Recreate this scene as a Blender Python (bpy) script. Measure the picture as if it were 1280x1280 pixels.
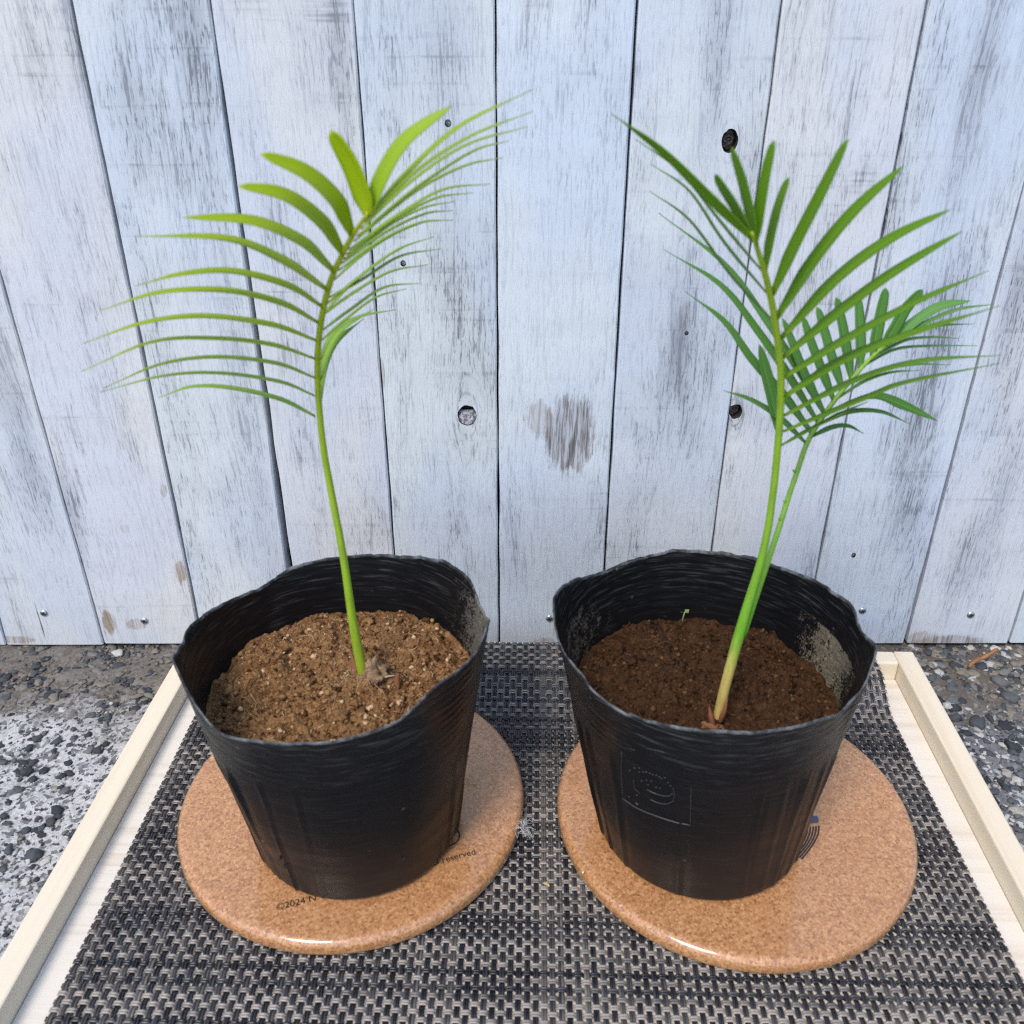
import bpy, bmesh, math, random
import numpy as np
from mathutils import Vector, noise, Matrix

# ---------------------------------------------------------------- clear
for o in list(bpy.data.objects):
    bpy.data.objects.remove(o)
scene = bpy.context.scene
COL = scene.collection
random.seed(7); RNG = np.random.default_rng(7)

# ---------------------------------------------------------------- camera
F_PX, PITCH, CAM_Z = 1129.0, math.radians(28.93), 0.412      # focal length in 1280-px units
camd = bpy.data.cameras.new('camera'); cam = bpy.data.objects.new('camera', camd); COL.objects.link(cam)
cam.location = (0, 0, CAM_Z); cam.rotation_euler = (math.radians(90) - PITCH, 0, 0)
camd.sensor_width = 36; camd.sensor_fit = 'HORIZONTAL'; camd.lens = 36 * F_PX / 1280
camd.clip_start = 0.01; camd.clip_end = 500
camd.dof.use_dof = True; camd.dof.focus_distance = 0.60; camd.dof.aperture_fstop = 14.0
scene.camera = cam

# ---------------------------------------------------------------- light
SUN_EL, SUN_AZ = math.radians(52), math.radians(-152)         # azimuth from +Y, clockwise
world = bpy.data.worlds.new('World'); scene.world = world; world.use_nodes = True
wn = world.node_tree; wn.nodes.clear()
sky = wn.nodes.new('ShaderNodeTexSky'); sky.sky_type = 'NISHITA'; sky.sun_disc = False
sky.sun_elevation = SUN_EL; sky.sun_rotation = SUN_AZ
bg = wn.nodes.new('ShaderNodeBackground'); bg.inputs['Strength'].default_value = 0.13
wo = wn.nodes.new('ShaderNodeOutputWorld')
wn.links.new(sky.outputs[0], bg.inputs['Color']); wn.links.new(bg.outputs[0], wo.inputs['Surface'])
sund = bpy.data.lights.new('sun', 'SUN'); sund.energy = 1.5; sund.angle = math.radians(18); sund.color = (1, .9, .76)
sun = bpy.data.objects.new('sun', sund); COL.objects.link(sun)
sdir = Vector((math.sin(SUN_AZ) * math.cos(SUN_EL), math.cos(SUN_AZ) * math.cos(SUN_EL), math.sin(SUN_EL)))
sun.rotation_euler = sdir.to_track_quat('Z', 'Y').to_euler()
vs = scene.view_settings
vs.view_transform = 'Standard'; vs.look = 'None'; vs.gamma = 1; vs.exposure = 0.80
scene.render.engine = 'CYCLES'
scene.cycles.use_denoising = False; scene.cycles.filter_width = 1.3; scene.cycles.adaptive_threshold = .006
scene.cycles.max_bounces = 6; scene.cycles.diffuse_bounces = 3; scene.cycles.glossy_bounces = 3
scene.render.resolution_x = scene.render.resolution_y = 1024

# ---------------------------------------------------------------- helpers
CT, ST = math.cos(PITCH), math.sin(PITCH)
CAM = Vector((0, 0, CAM_Z))
def ray(px, py):
    u, v = px - 640, py - 640
    return Vector((u, F_PX * CT - v * ST, -F_PX * ST - v * CT))
def at_z(px, py, z):
    d = ray(px, py); return CAM + d * ((z - CAM_Z) / d.z)
def at_y(px, py, y):
    d = ray(px, py); return CAM + d * (y / d.y)

def link(o, parent=None):
    COL.objects.link(o)
    if parent: o.parent = parent
    return o
def tag(o, label=None, cat=None, group=None, kind=None):
    for k, v in (('label', label), ('category', cat), ('group', group), ('kind', kind)):
        if v: o[k] = v
    return o
def empty(name, loc=(0, 0, 0)):
    o = bpy.data.objects.new(name, None); o.empty_display_size = .02; o.location = loc
    return link(o)
def mesh_obj(name, verts, faces, mat, parent=None, smooth=True, loc=None, attrs=None):
    me = bpy.data.meshes.new(name)
    me.from_pydata([tuple(v) for v in verts], [], faces)
    for k, a in (attrs or {}).items():
        at = me.attributes.new(k, 'FLOAT', 'POINT'); at.data.foreach_set('value', np.asarray(a, dtype=np.float32))
    for m in (mat if isinstance(mat, (list, tuple)) else [mat]):
        me.materials.append(m)
    if smooth: me.polygons.foreach_set('use_smooth', [True] * len(me.polygons))
    o = bpy.data.objects.new(name, me); link(o, parent)
    if parent is not None and loc is None:                 # world-space vertices under a moved parent
        o.location = -Vector(parent_world(parent))
    if loc is not None: o.location = loc
    return o
def parent_world(p):
    v = Vector((0, 0, 0))
    while p is not None:
        v += Vector(p.location); p = p.parent
    return v
def np_obj(name, V, Q, mat, parent=None, attrs=None, smooth=True):
    me = bpy.data.meshes.new(name)
    n, k = Q.shape
    me.vertices.add(len(V)); me.vertices.foreach_set('co', V.astype(np.float32).ravel())
    me.loops.add(n * k); me.loops.foreach_set('vertex_index', Q.astype(np.int32).ravel())
    me.polygons.add(n); me.polygons.foreach_set('loop_start', np.arange(0, n * k, k, dtype=np.int32))
    me.polygons.foreach_set('loop_total', np.full(n, k, dtype=np.int32))
    if smooth: me.polygons.foreach_set('use_smooth', np.ones(n, dtype=bool))
    for kk, a in (attrs or {}).items():
        at = me.attributes.new(kk, 'FLOAT', 'POINT'); at.data.foreach_set('value', a.astype(np.float32))
    me.update(calc_edges=True); me.validate()
    me.materials.append(mat)
    o = bpy.data.objects.new(name, me); link(o, parent)
    if parent is not None: o.location = -parent_world(parent)
    return o
def catmull(P, n):
    P = [np.array(p, float) for p in P]
    Q = [2 * P[0] - P[1]] + P + [2 * P[-1] - P[-2]]
    seg = len(P) - 1; out = []
    for i in range(n):
        t = i / (n - 1) * seg; k = min(int(t), seg - 1); t -= k
        a, b, c, d = Q[k:k + 4]
        out.append(.5 * ((2 * b) + (-a + c) * t + (2 * a - 5 * b + 4 * c - d) * t * t + (-a + 3 * b - 3 * c + d) * t ** 3))
    return out
def frames(pts):
    pts = [Vector(p) for p in pts]; T = []
    for i in range(len(pts)):
        a = pts[max(i - 1, 0)]; b = pts[min(i + 1, len(pts) - 1)]
        T.append((b - a).normalized())
    return pts, T
def tube(pts, radii, sides=8, cap=True):
    """verts, faces of a tapered tube along pts"""
    pts, T = frames(pts); V = []; Fc = []
    up = Vector((0.3, 1, 0.1)).normalized()
    for p, t, r in zip(pts, T, radii):
        a = t.cross(up)
        if a.length < 1e-4: a = t.cross(Vector((1, 0, 0)))
        a.normalize(); b = t.cross(a).normalized()
        for k in range(sides):
            an = 2 * math.pi * k / sides
            V.append(p + (a * math.cos(an) + b * math.sin(an)) * r)
    n = len(pts)
    for i in range(n - 1):
        for k in range(sides):
            k2 = (k + 1) % sides
            Fc.append((i * sides + k, i * sides + k2, (i + 1) * sides + k2, (i + 1) * sides + k))
    if cap:
        Fc.append(tuple(range(sides))[::-1]); Fc.append(tuple((n - 1) * sides + k for k in range(sides)))
    return V, Fc
def join(parts):
    V = []; Fc = []
    for v, f in parts:
        o = len(V); V += list(v); Fc += [tuple(i + o for i in q) for q in f]
    return V, Fc
def box(x0, x1, y0, y1, z0, z1, bevel=0, seg=2):
    bm = bmesh.new(); bmesh.ops.create_cube(bm, size=1)
    for v in bm.verts:
        v.co = ((x0 + x1) / 2 + v.co.x * (x1 - x0), (y0 + y1) / 2 + v.co.y * (y1 - y0), (z0 + z1) / 2 + v.co.z * (z1 - z0))
    if bevel: bmesh.ops.bevel(bm, geom=bm.edges[:], offset=bevel, segments=seg, profile=.5, affect='EDGES')
    V = [v.co.copy() for v in bm.verts]; bm.verts.index_update(); Fc = [tuple(v.index for v in f.verts) for f in bm.faces]
    bm.free(); return V, Fc
def rock(c, r, seed, sub=1, squash=.6):
    bm = bmesh.new(); bmesh.ops.create_icosphere(bm, subdivisions=sub, radius=1)
    rn = random.Random(seed); off = Vector((rn.random() * 50, rn.random() * 50, rn.random() * 50))
    sx, sy, sz = rn.uniform(.7, 1.25), rn.uniform(.6, 1.0), squash * rn.uniform(.7, 1.1); a = rn.uniform(0, 6.28)
    V = []
    for v in bm.verts:
        d = 1 + .75 * (noise.noise(v.co * 1.1 + off)) + .38 * noise.noise(v.co * 2.6 + off)
        x, y, z = v.co.x * sx * d, v.co.y * sy * d, v.co.z * sz * d
        V.append(Vector((c[0] + r * (x * math.cos(a) - y * math.sin(a)), c[1] + r * (x * math.sin(a) + y * math.cos(a)), c[2] + r * z)))
    bm.verts.index_update(); Fc = [tuple(v.index for v in f.verts) for f in bm.faces]; bm.free()
    return V, Fc

# ---------------------------------------------------------------- material helper
class NT:
    def __init__(s, name):
        s.m = bpy.data.materials.new(name); s.m.use_nodes = True
        s.t = s.m.node_tree; s.t.nodes.clear()
        s.out = s.t.nodes.new('ShaderNodeOutputMaterial')
        s.b = s.t.nodes.new('ShaderNodeBsdfPrincipled'); s.t.links.new(s.b.outputs[0], s.out.inputs[0])
    def put(s, sock, v):
        if isinstance(v, bpy.types.NodeSocket): s.t.links.new(v, sock)
        elif isinstance(v, (tuple, list)) and len(v) == 3 and sock.type == 'RGBA': sock.default_value = (*v, 1)
        else: sock.default_value = v
    def set(s, **k):
        for n, v in k.items(): s.put(s.b.inputs[n.replace('_', ' ')], v)
        return s
    def co(s, kind='Object'):
        return s.t.nodes.new('ShaderNodeTexCoord').outputs[kind]
    def mapv(s, v, scale=(1, 1, 1), loc=(0, 0, 0)):
        n = s.t.nodes.new('ShaderNodeMapping'); s.put(n.inputs['Vector'], v)
        n.inputs['Scale'].default_value = scale; n.inputs['Location'].default_value = loc; return n.outputs[0]
    def noise(s, v, scale=5, detail=3, rough=.55, dist=0):
        n = s.t.nodes.new('ShaderNodeTexNoise'); s.put(n.inputs['Vector'], v)
        n.inputs['Scale'].default_value = scale; n.inputs['Detail'].default_value = detail
        n.inputs['Roughness'].default_value = rough; n.inputs['Distortion'].default_value = dist
        return n.outputs['Fac']
    def voro(s, v, scale=5, feature='F1', out='Distance'):
        n = s.t.nodes.new('ShaderNodeTexVoronoi'); s.put(n.inputs['Vector'], v); n.feature = feature
        n.inputs['Scale'].default_value = scale; return n.outputs[out]
    def math(s, op, a, b=0.0, c=None, clamp=False):
        n = s.t.nodes.new('ShaderNodeMath'); n.operation = op; n.use_clamp = clamp
        s.put(n.inputs[0], a); s.put(n.inputs[1], b)
        if c is not None: s.put(n.inputs[2], c)
        return n.outputs[0]
    def step(s, x, a, b, lo=0, hi=1):
        n = s.t.nodes.new('ShaderNodeMapRange'); n.interpolation_type = 'SMOOTHSTEP'
        s.put(n.inputs[0], x); s.put(n.inputs[1], a); s.put(n.inputs[2], b); s.put(n.inputs[3], lo); s.put(n.inputs[4], hi)
        return n.outputs[0]
    def mix(s, f, a, b, mode='MIX'):
        n = s.t.nodes.new('ShaderNodeMix'); n.data_type = 'RGBA'; n.blend_type = mode
        s.put(n.inputs[0], f); s.put(n.inputs[6], a); s.put(n.inputs[7], b); return n.outputs[2]
    def ramp(s, f, stops):
        n = s.t.nodes.new('ShaderNodeValToRGB'); s.put(n.inputs[0], f); e = n.color_ramp.elements
        while len(e) < len(stops): e.new(.5)
        for el, (p, c) in zip(e, stops): el.position = p; el.color = (*c, 1)
        return n.outputs[0]
    def attr(s, name):
        n = s.t.nodes.new('ShaderNodeAttribute'); n.attribute_name = name; return n.outputs['Fac']
    def sep(s, v):
        n = s.t.nodes.new('ShaderNodeSeparateXYZ'); s.put(n.inputs[0], v); return n.outputs
    def comb(s, x, y, z):
        n = s.t.nodes.new('ShaderNodeCombineXYZ'); s.put(n.inputs[0], x); s.put(n.inputs[1], y); s.put(n.inputs[2], z); return n.outputs[0]
    def bump(s, h, strength=.3, dist=.001, prev=None):
        n = s.t.nodes.new('ShaderNodeBump'); n.inputs['Strength'].default_value = strength; n.inputs['Distance'].default_value = dist
        s.put(n.inputs['Height'], h)
        if prev is not None: s.put(n.inputs['Normal'], prev)
        return n.outputs[0]

# ---------------------------------------------------------------- materials
def mat_plank(i, tint, wear, patches, cx, figure, knots):
    n = NT('whitewashed_plank_%d' % i); co = n.co(); x, y, z = n.sep(co)
    off = (i * 3.17, i * 1.3, i * 7.7)
    warp = n.noise(n.mapv(co, (9, 9, 3.2), off), 1, 1)
    xw = n.math('ADD', x, n.math('MULTIPLY', n.math('SUBTRACT', warp, .5), .028))
    ringk = None
    for (kx, kz, kr) in knots:
        ex = n.math('SUBTRACT', x, kx); ez = n.math('MULTIPLY', n.math('SUBTRACT', z, kz), .45)
        q = n.math('DIVIDE', n.math('ADD', n.math('MULTIPLY', ex, ex), n.math('MULTIPLY', ez, ez)), kr * kr * 4.5)
        g = n.math('POWER', 2.718, n.math('MULTIPLY', q, -1))
        xw = n.math('SUBTRACT', xw, n.math('MULTIPLY', n.math('MULTIPLY', ex, g), .85))
        rr_ = n.math('MULTIPLY', n.step(n.math('SINE', n.math('MULTIPLY', n.math('SQRT', q), 15)), .55, 1), n.step(q, 1.4, .3))
        ringk = rr_ if ringk is None else n.math('MAXIMUM', ringk, rr_)
    cw = n.comb(xw, y, z)
    grain = n.noise(n.mapv(cw, (560, 50, 30), off), 1, 3, .75)
    fine = n.noise(n.mapv(cw, (1150, 50, 120), off), 1, 2, .7)
    big = n.noise(n.mapv(co, (26, 10, 6.5), off), 1, 2, .6)
    mid = n.noise(n.mapv(co, (75, 10, 28), (i * 2.2, 3, i)), 1, 3, .6)
    saw = n.noise(n.mapv(co, (9, 10, 230), (i * 5.2, 0, i * 2.7)), 1, 2, .55)
    saw2 = n.noise(n.mapv(co, (5, 4, 34), (i * 1.2, 0, i * 4.7)), 1, 2, .5)
    thin = n.step(n.math('ADD', n.math('MULTIPLY', big, .6), n.math('MULTIPLY', mid, .4)), .50 - .10 * wear, .78 - .08 * wear, 0, .75)
    hard = [p for p in patches if p[6] < 2]
    def pdist(px, pz, rx, rz):
        dx = n.math('DIVIDE', n.math('SUBTRACT', x, px - cx), rx); dz = n.math('DIVIDE', n.math('SUBTRACT', z, pz), rz)
        return n.math('SQRT', n.math('ADD', n.math('MULTIPLY', dx, dx), n.math('MULTIPLY', dz, dz)))
    for (px, pz, rx, rz, c, stren, soft) in patches:
        if soft < 2: continue
        d = n.math('ADD', pdist(px, pz, rx, rz), n.math('MULTIPLY', n.math('SUBTRACT', mid, .5), 1.6))
        thin = n.math('ADD', thin, n.step(d, 1.6, .1, 0, stren * 1.7))
    lineA = n.math('MULTIPLY', n.step(grain, .545, .60), n.step(mid, .30, .60, .35, 1)); lineB = n.step(fine, .57, .64)
    if figure:
        fx, fz, fk, fr = figure
        ex = n.math('SUBTRACT', xw, fx - cx); ez = n.math('MULTIPLY', n.math('SUBTRACT', z, fz), fk)
        fd = n.math('SQRT', n.math('ADD', n.math('ADD', n.math('MULTIPLY', ex, ex), n.math('MULTIPLY', ez, ez)), 1e-7))
        fd2 = n.math('ADD', fd, n.math('ADD', n.math('MULTIPLY', mid, .005), n.math('MULTIPLY', big, .012)))
        ringl = n.math('MULTIPLY', n.step(n.math('SINE', n.math('MULTIPLY', fd2, 2 * math.pi / .0042)), .15, .95), n.step(fd, fr, fr * .5))
        lineA = n.math('MAXIMUM', lineA, n.math('MULTIPLY', ringl, n.step(grain, .38, .62, 0, .8)))
    if ringk is not None: lineA = n.math('MAXIMUM', lineA, n.math('MULTIPLY', ringk, n.step(grain, .35, .6, .1, 1)))
    lines = n.math('ADD', n.math('MULTIPLY', lineA, .55), n.math('MULTIPLY', lineB, .60))
    linesT = n.math('MULTIPLY', lines, n.math('ADD', .54, n.math('MULTIPLY', thin, .90)))
    sawm = n.math('MULTIPLY', n.step(saw, .55, .72), n.math('ADD', .08, n.math('ADD', n.math('MULTIPLY', n.step(saw2, .52, .64), .40), n.math('MULTIPLY', thin, .30))))
    sawm = n.math('MULTIPLY', sawm, n.step(mid, .34, .62))
    pore = n.math('MULTIPLY', n.step(n.noise(n.mapv(cw, (330, 40, 55), (i, 9, i * 2)), 1, 2, .5), .62, .70), n.math('ADD', .35, thin))
    worn = n.math('ADD', n.math('ADD', linesT, sawm), n.math('ADD', n.math('MULTIPLY', thin, .42), n.math('MULTIPLY', pore, .45)), clamp=True)
    worn = n.math('MULTIPLY', worn, .80 + .2 * wear, clamp=True)
    tone = n.noise(n.mapv(co, (14, 5, 7), (i * 9.1, 0, 0)), 1, 1)
    paint = n.mix(n.step(tone, .38, .62), tint, tuple(c * .86 + d for c, d in zip(tint, (.025, .05, .11))))
    paint = n.mix(n.math('MULTIPLY', n.step(saw2, .40, .60), .20), paint, tuple(c * .80 for c in tint))
    gw = n.mix(n.step(big, .42, .6), (.30, .335, .40), (.135, .15, .18))
    col = n.mix(worn, paint, gw)
    hgt = n.math('ADD', n.math('MULTIPLY', grain, -1.0), n.math('MULTIPLY', fine, -.7))
    for (px, pz, rx, rz, c, stren, soft) in hard:
        d = n.math('ADD', pdist(px, pz, rx, rz), n.math('MULTIPLY', n.math('SUBTRACT', n.noise(n.mapv(cw, (240, 60, 60), (px, 0, 0)), 1, 4, .7), .5), soft))
        mk = n.math('MULTIPLY', n.step(d, 1.05, .70), stren)
        stripe = n.step(n.noise(n.mapv(cw, (820, 50, 16), (i, 2, 5)), 1, 2, .5), .42, .6)
        pc = n.mix(stripe, c, tuple(q * .5 for q in c))
        col = n.mix(n.math('MULTIPLY', mk, n.math('ADD', .30, n.math('MULTIPLY', n.step(grain, .38, .60), .70)), clamp=True), col, pc)
    n.set(Base_Color=col, Roughness=.62, Normal=n.bump(hgt, .42, .0008))
    n.b.inputs['Specular IOR Level'].default_value = .3
    return n.m
def mat_simple(name, c, rough=.6, metal=0, spec=.5):
    n = NT(name).set(Base_Color=c, Roughness=rough, Metallic=metal); n.b.inputs['Specular IOR Level'].default_value = spec; return n.m
def mat_bare_wood(name, c1, c2, axis, scale=1.0, line=.35):
    n = NT(name); co = n.co()
    sc = {'x': (5, 160, 160), 'y': (160, 5, 160)}[axis]
    w = n.noise(n.mapv(co, (6, 6, 6)), 1, 2)
    g = n.noise(n.mapv(co, tuple(s * scale for s in sc)), 1, 4, .6, .4)
    sc2 = {'x': (14, 900, 900), 'y': (900, 14, 900)}[axis]
    p = n.noise(n.mapv(co, sc2), 1, 2, .6)
    f = n.math('ADD', n.math('MULTIPLY', n.step(g, .42, .78), 1), n.math('MULTIPLY', n.math('SUBTRACT', p, .5), .5), clamp=True)
    col = n.mix(n.math('MULTIPLY', f, line), c1, c2)
    col = n.mix(n.math('MULTIPLY', n.step(w, .4, .7), .25), col, tuple(a * .5 + b * .5 for a, b in zip(c1, c2)))
    n.set(Base_Color=col, Roughness=.55, Normal=n.bump(n.math('ADD', g, p), .12, .0004)); return n.m
def mat_cork():
    n = NT('lacquered_cork'); co = n.co()
    v = n.voro(co, 760, 'F1', 'Color'); s = n.sep(v)
    v2 = n.voro(co, 1500, 'F1', 'Color'); s2 = n.sep(v2)
    f = n.math('ADD', n.math('MULTIPLY', s[0], .55), n.math('MULTIPLY', s2[1], .45))
    col = n.ramp(f, [(0.0, (.19, .072, .028)), (.3, (.41, .185, .074)), (.62, (.535, .265, .112)), (1, (.70, .43, .21))])
    big = n.noise(co, 22, 3)
    col = n.mix(n.math('MULTIPLY', n.step(big, .3, .7), .22), col, (.44, .20, .08))
    n.set(Base_Color=col, Roughness=.5, Normal=n.bump(f, .06, .0004))
    n.b.inputs['Coat Weight'].default_value = 1.0; n.b.inputs['Coat IOR'].default_value = 1.62
    n.put(n.b.inputs['Coat Roughness'], n.step(n.noise(co, 140, 2), .3, .7, .07, .12))
    return n.m
def mat_vinyl(name, shift):
    n = NT(name); co = n.co(); t = n.attr('tone')
    k = n.noise(n.mapv(co, (55, 55, 55)), 1, 2)
    f = n.math('ADD', t, n.math('MULTIPLY', n.math('SUBTRACT', k, .5), .9 if shift == 0 else .5), clamp=True)
    col = n.ramp(f, [(0, (.012, .012, .016)), (.28, (.030, .030, .037)), (.5, (.085, .082, .083)), (.75, (.185, .168, .155)), (1, (.33, .295, .265))])
    n.set(Base_Color=col, Roughness=.34, Normal=n.bump(n.noise(n.mapv(co, (800, 800, 800)), 1, 2), .12, .0003)); return n.m
def mat_pot(name, dustcol):
    n = NT(name); co = n.co(); d = n.attr('dust'); r = n.attr('rim'); x, y, z = n.sep(co)
    sm = n.noise(n.mapv(co, (30, 30, 160)), 1, 4, .6)
    sp = n.noise(co, 900, 4, .7); md = n.noise(co, 130, 4, .65)
    scr = n.noise(n.mapv(co, (60, 60, 900)), 1, 3, .6)
    k = n.math('ADD', n.math('MULTIPLY', md, .5), n.math('MULTIPLY', sp, .5))
    mk = n.math('MULTIPLY', n.step(k, n.math('SUBTRACT', .74, n.math('MULTIPLY', d, .27)), n.math('SUBTRACT', .84, n.math('MULTIPLY', d, .25))), n.step(d, 0.0, .15))
    film = n.math('MULTIPLY', n.step(scr, .52, .70), n.math('ADD', .03, n.math('MULTIPLY', r, .24)))
    col = n.mix(n.math('MULTIPLY', mk, .75), (.0065, .0068, .0080), n.mix(n.step(md, .42, .6), dustcol, tuple(c * .45 for c in dustcol)))
    col = n.mix(film, col, (.20, .205, .215))
    col = n.mix(n.math('MULTIPLY', n.step(r, .9, 1.0), n.step(md, .40, .72, .1, .9)), col, (.20, .215, .235))
    speck = n.math('MULTIPLY', n.step(n.voro(co, 95), .10, .06), .6)
    col = n.mix(n.math('MULTIPLY', speck, n.step(sm, .5, .7)), col, (.22, .21, .20))
    rough = n.math('ADD', n.step(sm, .3, .7, .30, .44), n.math('MULTIPLY', mk, .4))
    n.set(Base_Color=col, Roughness=rough, Normal=n.bump(n.math('ADD', n.math('MULTIPLY', scr, .5), n.math('ADD', sm, n.math('MULTIPLY', sp, .3))), .06, .0006))
    n.b.inputs['Specular IOR Level'].default_value = .26
    return n.m
def mat_soil(name, lo, mid, hi, light):
    n = NT(name); co = n.co(); t = n.attr('tone')
    a = n.noise(co, 260, 5, .7); b = n.noise(co, 1100, 3, .7); c = n.noise(co, 45, 3)
    f = n.math('ADD', n.math('MULTIPLY', a, .55), n.math('MULTIPLY', b, .45))
    col = n.ramp(f, [(.30, lo), (.47, mid), (.60, hi), (.76, light)])
    col = n.mix(n.math('MULTIPLY', n.step(c, .4, .65), .45), col, n.mix(f, lo, hi))
    col = n.mix(n.step(t, .02, .05), col, n.ramp(t, [(.05, lo), (.35, mid), (.7, hi), (.93, light), (1, tuple(min(1, q * 1.8) for q in light))]))
    n.set(Base_Color=col, Roughness=.95, Normal=n.bump(f, .8, .0012)); n.b.inputs['Specular IOR Level'].default_value = .12
    return n.m
def mat_leaf(name, top, under, rib, trans):
    n = NT(name); co = n.co(); a = n.attr('across'); l = n.attr('along'); g = n.attr('shade')
    vein = n.noise(n.mapv(n.comb(n.math('MULTIPLY', a, 5), n.math('MULTIPLY', l, 2), g), (1, 1, 9)), 1, 2)
    col = n.mix(g, top, under)
    col = n.mix(n.math('MULTIPLY', n.step(vein, .4, .7), .25), col, tuple(c * .7 for c in top))
    col = n.mix(n.math('MULTIPLY', n.step(n.math('ABSOLUTE', a), .16, .04), .5), col, rib)
    col = n.mix(n.math('MULTIPLY', n.step(l, .12, 0), .6), col, rib)
    n.set(Base_Color=col, Roughness=.38, Normal=n.bump(n.math('ADD', vein, n.math('MULTIPLY', n.noise(co, 700, 2), .4)), .3, .0005))
    n.b.inputs['Specular IOR Level'].default_value = .25
    tr = n.t.nodes.new('ShaderNodeBsdfTranslucent'); n.put(tr.inputs['Color'], n.mix(g, trans, tuple(c * .7 for c in under)))
    mx = n.t.nodes.new('ShaderNodeMixShader'); mx.inputs[0].default_value = .30
    n.t.links.new(n.b.outputs[0], mx.inputs[1]); n.t.links.new(tr.outputs[0], mx.inputs[2]); n.t.links.new(mx.outputs[0], n.out.inputs[0])
    return n.m
def mat_stalk(name, stops):
    n = NT(name); co = n.co(); l = n.attr('along')
    k = n.noise(n.mapv(co, (500, 500, 60)), 1, 3)
    f = n.math('ADD', l, n.math('MULTIPLY', n.math('SUBTRACT', k, .5), .05))
    col = n.ramp(f, stops); col = n.mix(n.math('MULTIPLY', n.step(k, .4, .7), .25), col, (.10, .13, .01))
    n.set(Base_Color=col, Roughness=.42, Normal=n.bump(k, .2, .0006)); n.b.inputs['Subsurface Weight'].default_value = .12
    n.b.inputs['Subsurface Radius'].default_value = (.002, .003, .0006); return n.m
def mat_ground():
    n = NT('weathered_concrete'); co = n.co(); x, y, z = n.sep(co)
    a = n.noise(co, 55, 5, .65); b = n.noise(co, 520, 4, .75); c = n.noise(co, 6, 3)
    v = n.sep(n.voro(co, 380, 'F1', 'Color'))[0]; v2 = n.sep(n.voro(co, 480, 'F1', 'Color'))[1]
    cem = n.mix(n.step(b, .3, .65), (.36, .365, .38), (.62, .625, .63))
    dark = n.mix(v2, (.035, .04, .05), (.13, .135, .14))
    right = n.step(x, .15, .32)
    # exposed dark aggregate shows between the cement, more of it on the right
    thr = n.math('ADD', .66, n.math('MULTIPLY', right, -.34))
    mk = n.step(n.math('ADD', n.math('MULTIPLY', v, .6), n.math('MULTIPLY', a, .55)), thr, n.math('ADD', thr, .16))
    col = n.mix(n.math('MULTIPLY', mk, .8), cem, dark)
    col = n.mix(n.step(n.math('ADD', n.math('MULTIPLY', v2, .6), n.math('MULTIPLY', b, .4)), .70, .76), col, (.06, .065, .075))
    # damp brown silt gathered along the foot of the fence
    silt = n.step(n.math('ADD', y, n.math('MULTIPLY', n.math('SUBTRACT', n.noise(co, 28, 4), .5), .14)), .435, .50)
    siltc = n.mix(b, (.045, .036, .028), (.19, .155, .12))
    col = n.mix(n.math('MULTIPLY', silt, .86), col, siltc)
    n.set(Base_Color=col, Roughness=.9, Normal=n.bump(n.math('ADD', n.math('MULTIPLY', a, .6), n.math('ADD', n.math('MULTIPLY', b, .6), v)), .7, .0025)); return n.m
def mat_stone(name):
    n = NT(name); co = n.co(); t = n.attr('tone'); b = n.noise(co, 500, 4, .7)
    col = n.ramp(n.math('ADD', t, n.math('MULTIPLY', n.math('SUBTRACT', b, .5), .35)), [(0, (.020, .024, .032)), (.35, (.065, .072, .085)), (.6, (.16, .16, .155)), (.8, (.20, .17, .13)), (1, (.50, .50, .49))])
    n.set(Base_Color=col, Roughness=.75, Normal=n.bump(b, .5, .001)); return n.m

M_steel = mat_simple('zinc_screw', (.55, .60, .62), .32, 1)
M_dark = mat_simple('painted_recess_shade', (.01, .01, .012), .9)  # near-black colour paints recess shade on screw crosses and drain slots
M_rim = mat_bare_wood('pale_pine_rail_along', (.80, .71, .56), (.62, .48, .31), 'y', .6, .5)
M_rimx = mat_bare_wood('pale_pine_rail_across', (.80, .71, .56), (.62, .48, .31), 'x', .6, .30)
M_base = mat_bare_wood('white_pine_board', (.80, .76, .70), (.55, .44, .32), 'x', 1.0, .50)
M_cork = mat_cork()
M_weft = mat_vinyl('woven_vinyl_weft', 0); M_warp = mat_vinyl('woven_vinyl_warp', 1)
M_potL = mat_pot('black_plastic_dusty', (.30, .27, .22)); M_potR = mat_pot('black_plastic_sandy', (.40, .34, .24))
M_soilL = mat_soil('dry_brown_soil', (.030, .014, .006), (.16, .080, .034), (.36, .21, .10), (.60, .43, .26))
M_soilR = mat_soil('moist_dark_soil', (.012, .006, .003), (.042, .020, .010), (.085, .042, .020), (.17, .10, .05))
M_leafY = mat_leaf('yellow_green_leaf', (.36, .52, .004), (.26, .48, .08), (.46, .54, .02), (.36, .48, .008))
M_leafG = mat_leaf('mid_green_leaf', (.125, .29, .008), (.10, .27, .06), (.26, .40, .02), (.20, .36, .01))
M_leafD = mat_leaf('deep_green_leaf', (.105, .28, .045), (.16, .38, .10), (.26, .46, .13), (.10, .30, .05))
GREEN = (.16, .30, .015)
M_stalkL = mat_stalk('yellow_green_stalk', [(0, (.30, .25, .04)), (.06, (.34, .42, .03)), (.25, (.26, .42, .025)), (.6, (.30, .42, .01)), (1, (.38, .45, .01))])
M_stalkR = mat_stalk('green_stalk_pale_base', [(0, (.36, .19, .07)), (.085, (.42, .24, .08)), (.11, (.62, .44, .17)), (.205, (.58, .48, .14)), (.255, (.15, .38, .025)), (.5, (.22, .40, .02)), (1, (.30, .42, .01))])
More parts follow.
